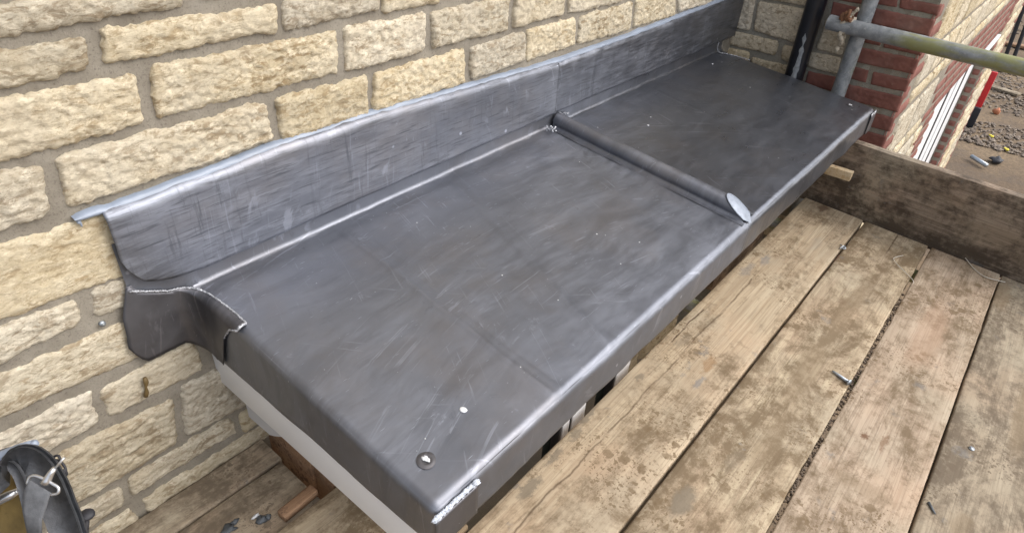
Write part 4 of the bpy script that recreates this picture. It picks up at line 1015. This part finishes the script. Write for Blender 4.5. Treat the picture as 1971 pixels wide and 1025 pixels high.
# ------------------------------------------------------------------ tool bag
BAG = thing('tool_bag', 'black leather tool bag with steel snap hook and ochre lining, beside the wall', 'tool bag', (-.42, -.2, ZF))
def toolbag():
    P = [(-0.4096, -0.1229, -0.0952), (-0.3772, -0.1321, -0.0667), (-0.3492, -0.1478, -0.0488), (-0.3304, -0.1702, -0.0473), (-0.3275, -0.1980, -0.0684), (-0.3327, -0.2245, -0.0976), (-0.3399, -0.2519, -0.1298), (-0.3501, -0.2792, -0.1652), (-0.3635, -0.3024, -0.2008), (-.375, -.31, -.3), (-.38, -.31, -.44)]
    path = smooth_path(P, 6)
    def ribbon(name, path, half, th, mat, shift=Vector(), prof=None):
        vs = []; Wd = Vector((.60, -.62, .30)).normalized(); n = len(path)
        sec = prof or [(-1, -.5), (-.96, .35), (-.85, .5), (-.4, .56), (0, .6), (.4, .56), (.85, .5), (.96, .35), (1, -.5)]
        for i, p in enumerate(path):
            t = (path[min(i + 1, n - 1)] - path[max(0, i - 1)]).normalized(); s = (Wd - t * Wd.dot(t)).normalized(); u = s.cross(t).normalized()
            if u.z < 0: u = -u
            if i and u.dot(pu) < 0: u = -u
            pu = u
            for a, b in sec: vs.append(p + shift + s * a * half + u * b * th + noise.noise_vector(p * 50) * .0006)
        m = len(sec); fs = ngrid(n, m) + [(i * m + m - 1, i * m, (i + 1) * m, (i + 1) * m + m - 1) for i in range(n - 1)]
        return mesh(name, vs, fs, mat, BAG)
    ribbon('handle_strap', path, .0235, .012, 'leather')
    ribbon('strap_piping', path, .0275, .005, 'leather', Vector((.001, -.001, -.002)))
    for s_ in (-.017, .017): ribbon('stitching', path, .0008, .001, 'webbing', Vector((.60, -.62, .30)).normalized() * s_ + Vector((.0028, -.0028, .0062)))
    rim = smooth_path([(-0.3741, -0.1391, -0.0519), (-0.3542, -0.1551, -0.0435), (-0.3500, -0.1712, -0.0528), (-0.3565, -0.1926, -0.0789), (-0.3673, -0.2153, -0.1111), (-0.3786, -0.2343, -0.1405), (-.40, -.25, -.2)], 5)
    ribbon('inner_rim', rim, .007, .006, 'leather')
    # lining: curved sheet inside the arch
    q = [Vector(p) for p in ((-0.3587, -0.0911, -0.0970), (-0.3467, -0.1192, -0.1082), (-0.3776, -0.1687, -0.1866), (-0.4251, -0.1396, -0.2148))]
    vs = []; n = 10
    for i in range(n + 1):
        for j in range(n + 1):
            s, t = i / n, j / n; p = (q[0] * (1 - s) + q[1] * s) * (1 - t) + (q[3] * (1 - s) + q[2] * s) * t; vs.append(p + Vector((.01, .0, -.02)) * 4 * s * (1 - s) * .2 + noise.noise_vector(p * 30) * .002)
    o = mesh('lining', vs, ngrid(n + 1, n + 1), 'yellow', BAG); md = o.modifiers.new('t', 'SOLIDIFY'); md.thickness = .003
    tube('steel_handle', [(-0.50, -0.055, -0.158), (-0.4197, -0.1119, -0.1319), (-0.372, -0.145, -0.1060), (-0.3603, -0.1520, -0.1000)], lambda t: .0068 if t < .97 else .0045, 'steel', BAG, seg=16)
    # body of the bag
    box('bag_body', (-.60, -.285, ZF + .002), (-.375, -.06, -.225), 'leather', BAG, bev=.02, seg=4)
    box('bag_back', (-.60, -.075, -.23), (-.40, -.062, -.13), 'leather', BAG, bev=.004)
    # snap hook
    hook = [Vector(p) for p in ((-0.3443, -0.2055, -0.0504), (-0.3385, -0.2048, -0.0432), (-0.3331, -0.2094, -0.0411), (-0.3275, -0.2199, -0.0440), (-0.3228, -0.2312, -0.0486), (-0.3197, -0.2400, -0.0528), (-0.3231, -0.2424, -0.0587), (-0.3295, -0.2367, -0.0609))]
    hk = [p + Vector((-.004, -.006, .010)) for p in hook]
    loop = smooth_path(hk, 5)
    H = tube('snap_hook', loop, .0021, 'steel', BAG, seg=10)
    off = Vector((-.004, -.006, .010))
    tube('hook_bar', [hk[0], hk[-1]], .0018, 'steel', BAG, seg=8)
    tube('hook_body', [Vector(p) + off for p in ((-0.3283, -0.2241, -0.0487), (-0.3250, -0.2242, -0.0450), (-0.3179, -0.2244, -0.0370), (-0.3120, -0.2260, -0.0310))], lambda t: .0068 - .0035 * t, 'steel', BAG, seg=12)
    tube('hook_pin', [Vector(p) + off for p in ((-0.3130, -0.2262, -0.0325), (-0.3040, -0.2280, -0.0250), (-0.2979, -0.2297, -0.0191))], lambda t: .0018, 'steel', BAG, seg=8)
    # webbing strap hanging from the hook
    w_ = [Vector(p) + off * .8 for p in ((-0.3404, -0.2058, -0.0496), (-0.3294, -0.2349, -0.0627), (-0.3452, -0.2313, -0.0775), (-0.3576, -0.2017, -0.0656))]
    a0, a1 = w_[0], w_[1]; rows = [(a0, a1), (Vector((-.3560, -.2075, -.0610)), Vector((-.3420, -.2365, -.0750))), (Vector((-.366, -.2160, -.0800)), Vector((-.3545, -.2400, -.0900))), (Vector((-.376, -.2300, -.1100)), Vector((-.366, -.246, -.112)))]
    vs = []
    for k, (p, q_) in enumerate(rows):
        for j in range(7): vs.append(p.lerp(q_, j / 6) + Vector((-.002, -.004, .008 if k < 3 else .003)) + Vector((0, 0, .0012 * math.sin(j / 6 * math.pi))))
    o = mesh('webbing_strap', vs, ngrid(4, 7), 'webbing', BAG); md = o.modifiers.new('t', 'SOLIDIFY'); md.thickness = .002
    # dark ring and stud
    tube('split_ring', smooth_path([(-0.3115, -0.1861, -0.0573), (-0.3080, -0.1816, -0.0494), (-0.3025, -0.1856, -0.0467), (-0.3033, -0.1925, -0.0537), (-0.3032, -0.2006, -0.0607), (-0.3073, -0.2057, -0.0697)], 5), .0018, 'rubber', BAG, seg=8)
    blobs('ring_knob', [(Vector((-.3085, -.1875, -.0550)), .0055)], 'rubber', BAG, jag=.2)
    blobs('ring_knob', [(Vector((-.3065, -.2020, -.0660)), .0052, (.8, .8, 1.4))], 'rubber', BAG, jag=.2)
    blobs('press_stud', [(Vector((-.3115, -.2500, -.1145)), .0105, (1.15, 1., .55))], 'rubber', BAG, jag=.15)
    tube('stud_stem', [(-.3125, -.2500, -.118), (-.322, -.2530, -.140), (-.34, -.26, -.16)], .0045, 'rubber', BAG, seg=8)
toolbag()
g = thing('sealant_tube', 'pale blue-grey sealant nozzle lying over the top of the tool bag', 'sealant tube', (-.36, -.13, -.04))
tube('nozzle', [(-0.47, -0.045, -0.099), (-0.3934, -0.1019, -0.0650), (-0.335, -0.1469, -0.0360), (-0.3192, -0.1589, -0.0290)], lambda t: .0098 if t < .3 else (.0082 if t < .9 else .0065), 'sealant', g, seg=18)
blobs('sealant_tip', [(Vector((-.318, -.160, -.028)), .0068, (1, .9, .8))], 'sealant', g, jag=.25)

# ------------------------------------------------------------------ things on the ground beyond
g = thing('site_barrier', 'red plastic barrier panel standing behind the far corner of the house front', 'barrier', (12.0, -.55, -3))
box('panel', (12.0, -.585, -2.66), (12.04, -.42, -2.10), 'red', g, bev=.01); box('foot', (11.98, -.60, -2.99), (12.06, -.44, -2.67), 'rubber', g, bev=.01)
for y, label in ((-.46, 'dark scaffold pole beyond the house end, the one nearest the wall'), (-.60, 'dark scaffold pole beyond the house end, the one farther from the wall')):
    straight_tube('scaffold_pole', (16, y, -3), (16.1, y + .35, .6), .036, 'rubber', label, 'pole', 'dark poles beyond the house')
for x, y, lab in ((11.78, -.90, 'yellow scrap on the gravel nearest the house corner'), (11.35, -1.16, 'yellow scrap on the gravel at the right edge')):
    o = blobs('yellow_scrap', [(Vector((x, y, -2.97)), .035, (1, .7, .35)), (Vector((x + .04, y + .03, -2.97)), .022, (1, 1, .3))], 'yellow_bit', None, jag=.9); meta(o, lab, 'plastic scrap')
o = box('loose_plank', (-.35, -.08, 0), (.35, .08, .04), 'wood4', None, bev=.004); o.location = (14.6, -.62, -2.96); o.rotation_euler = (0, 0, 1.25); meta(o, 'short pale plank lying on the gravel beside the red barrier', 'plank')
o = box('loose_plank', (-.6, -.12, 0), (.6, .12, .05), 'wood_orange', None, bev=.004); o.location = (18.6, -.45, -2.95); o.rotation_euler = (0, 0, 1.5); meta(o, 'brown plank lying across the gravel near the dark poles', 'plank')
o = tube('plastic_pipe', [(10.55, -.80, -2.94), (10.35, -1.02, -2.94)], .03, 'zinc', None, seg=14); meta(o, 'short grey pipe stub lying at the edge of the gravel', 'pipe')
o = blobs('black_bag', [(Vector((10.75, -1.10, -2.96)), .09, (1.2, .8, .4))], 'rubber', None, jag=.9); meta(o, 'small black scrap on the gravel near the right edge', 'plastic scrap')
o = blobs('clay_lump', [(Vector((13.1, -.78, -2.95)), .055)], mat_flat('terracotta', (.42, .16, .08), .8), None, jag=.5); meta(o, 'orange clay lump alone on the dark dirt', 'lump')
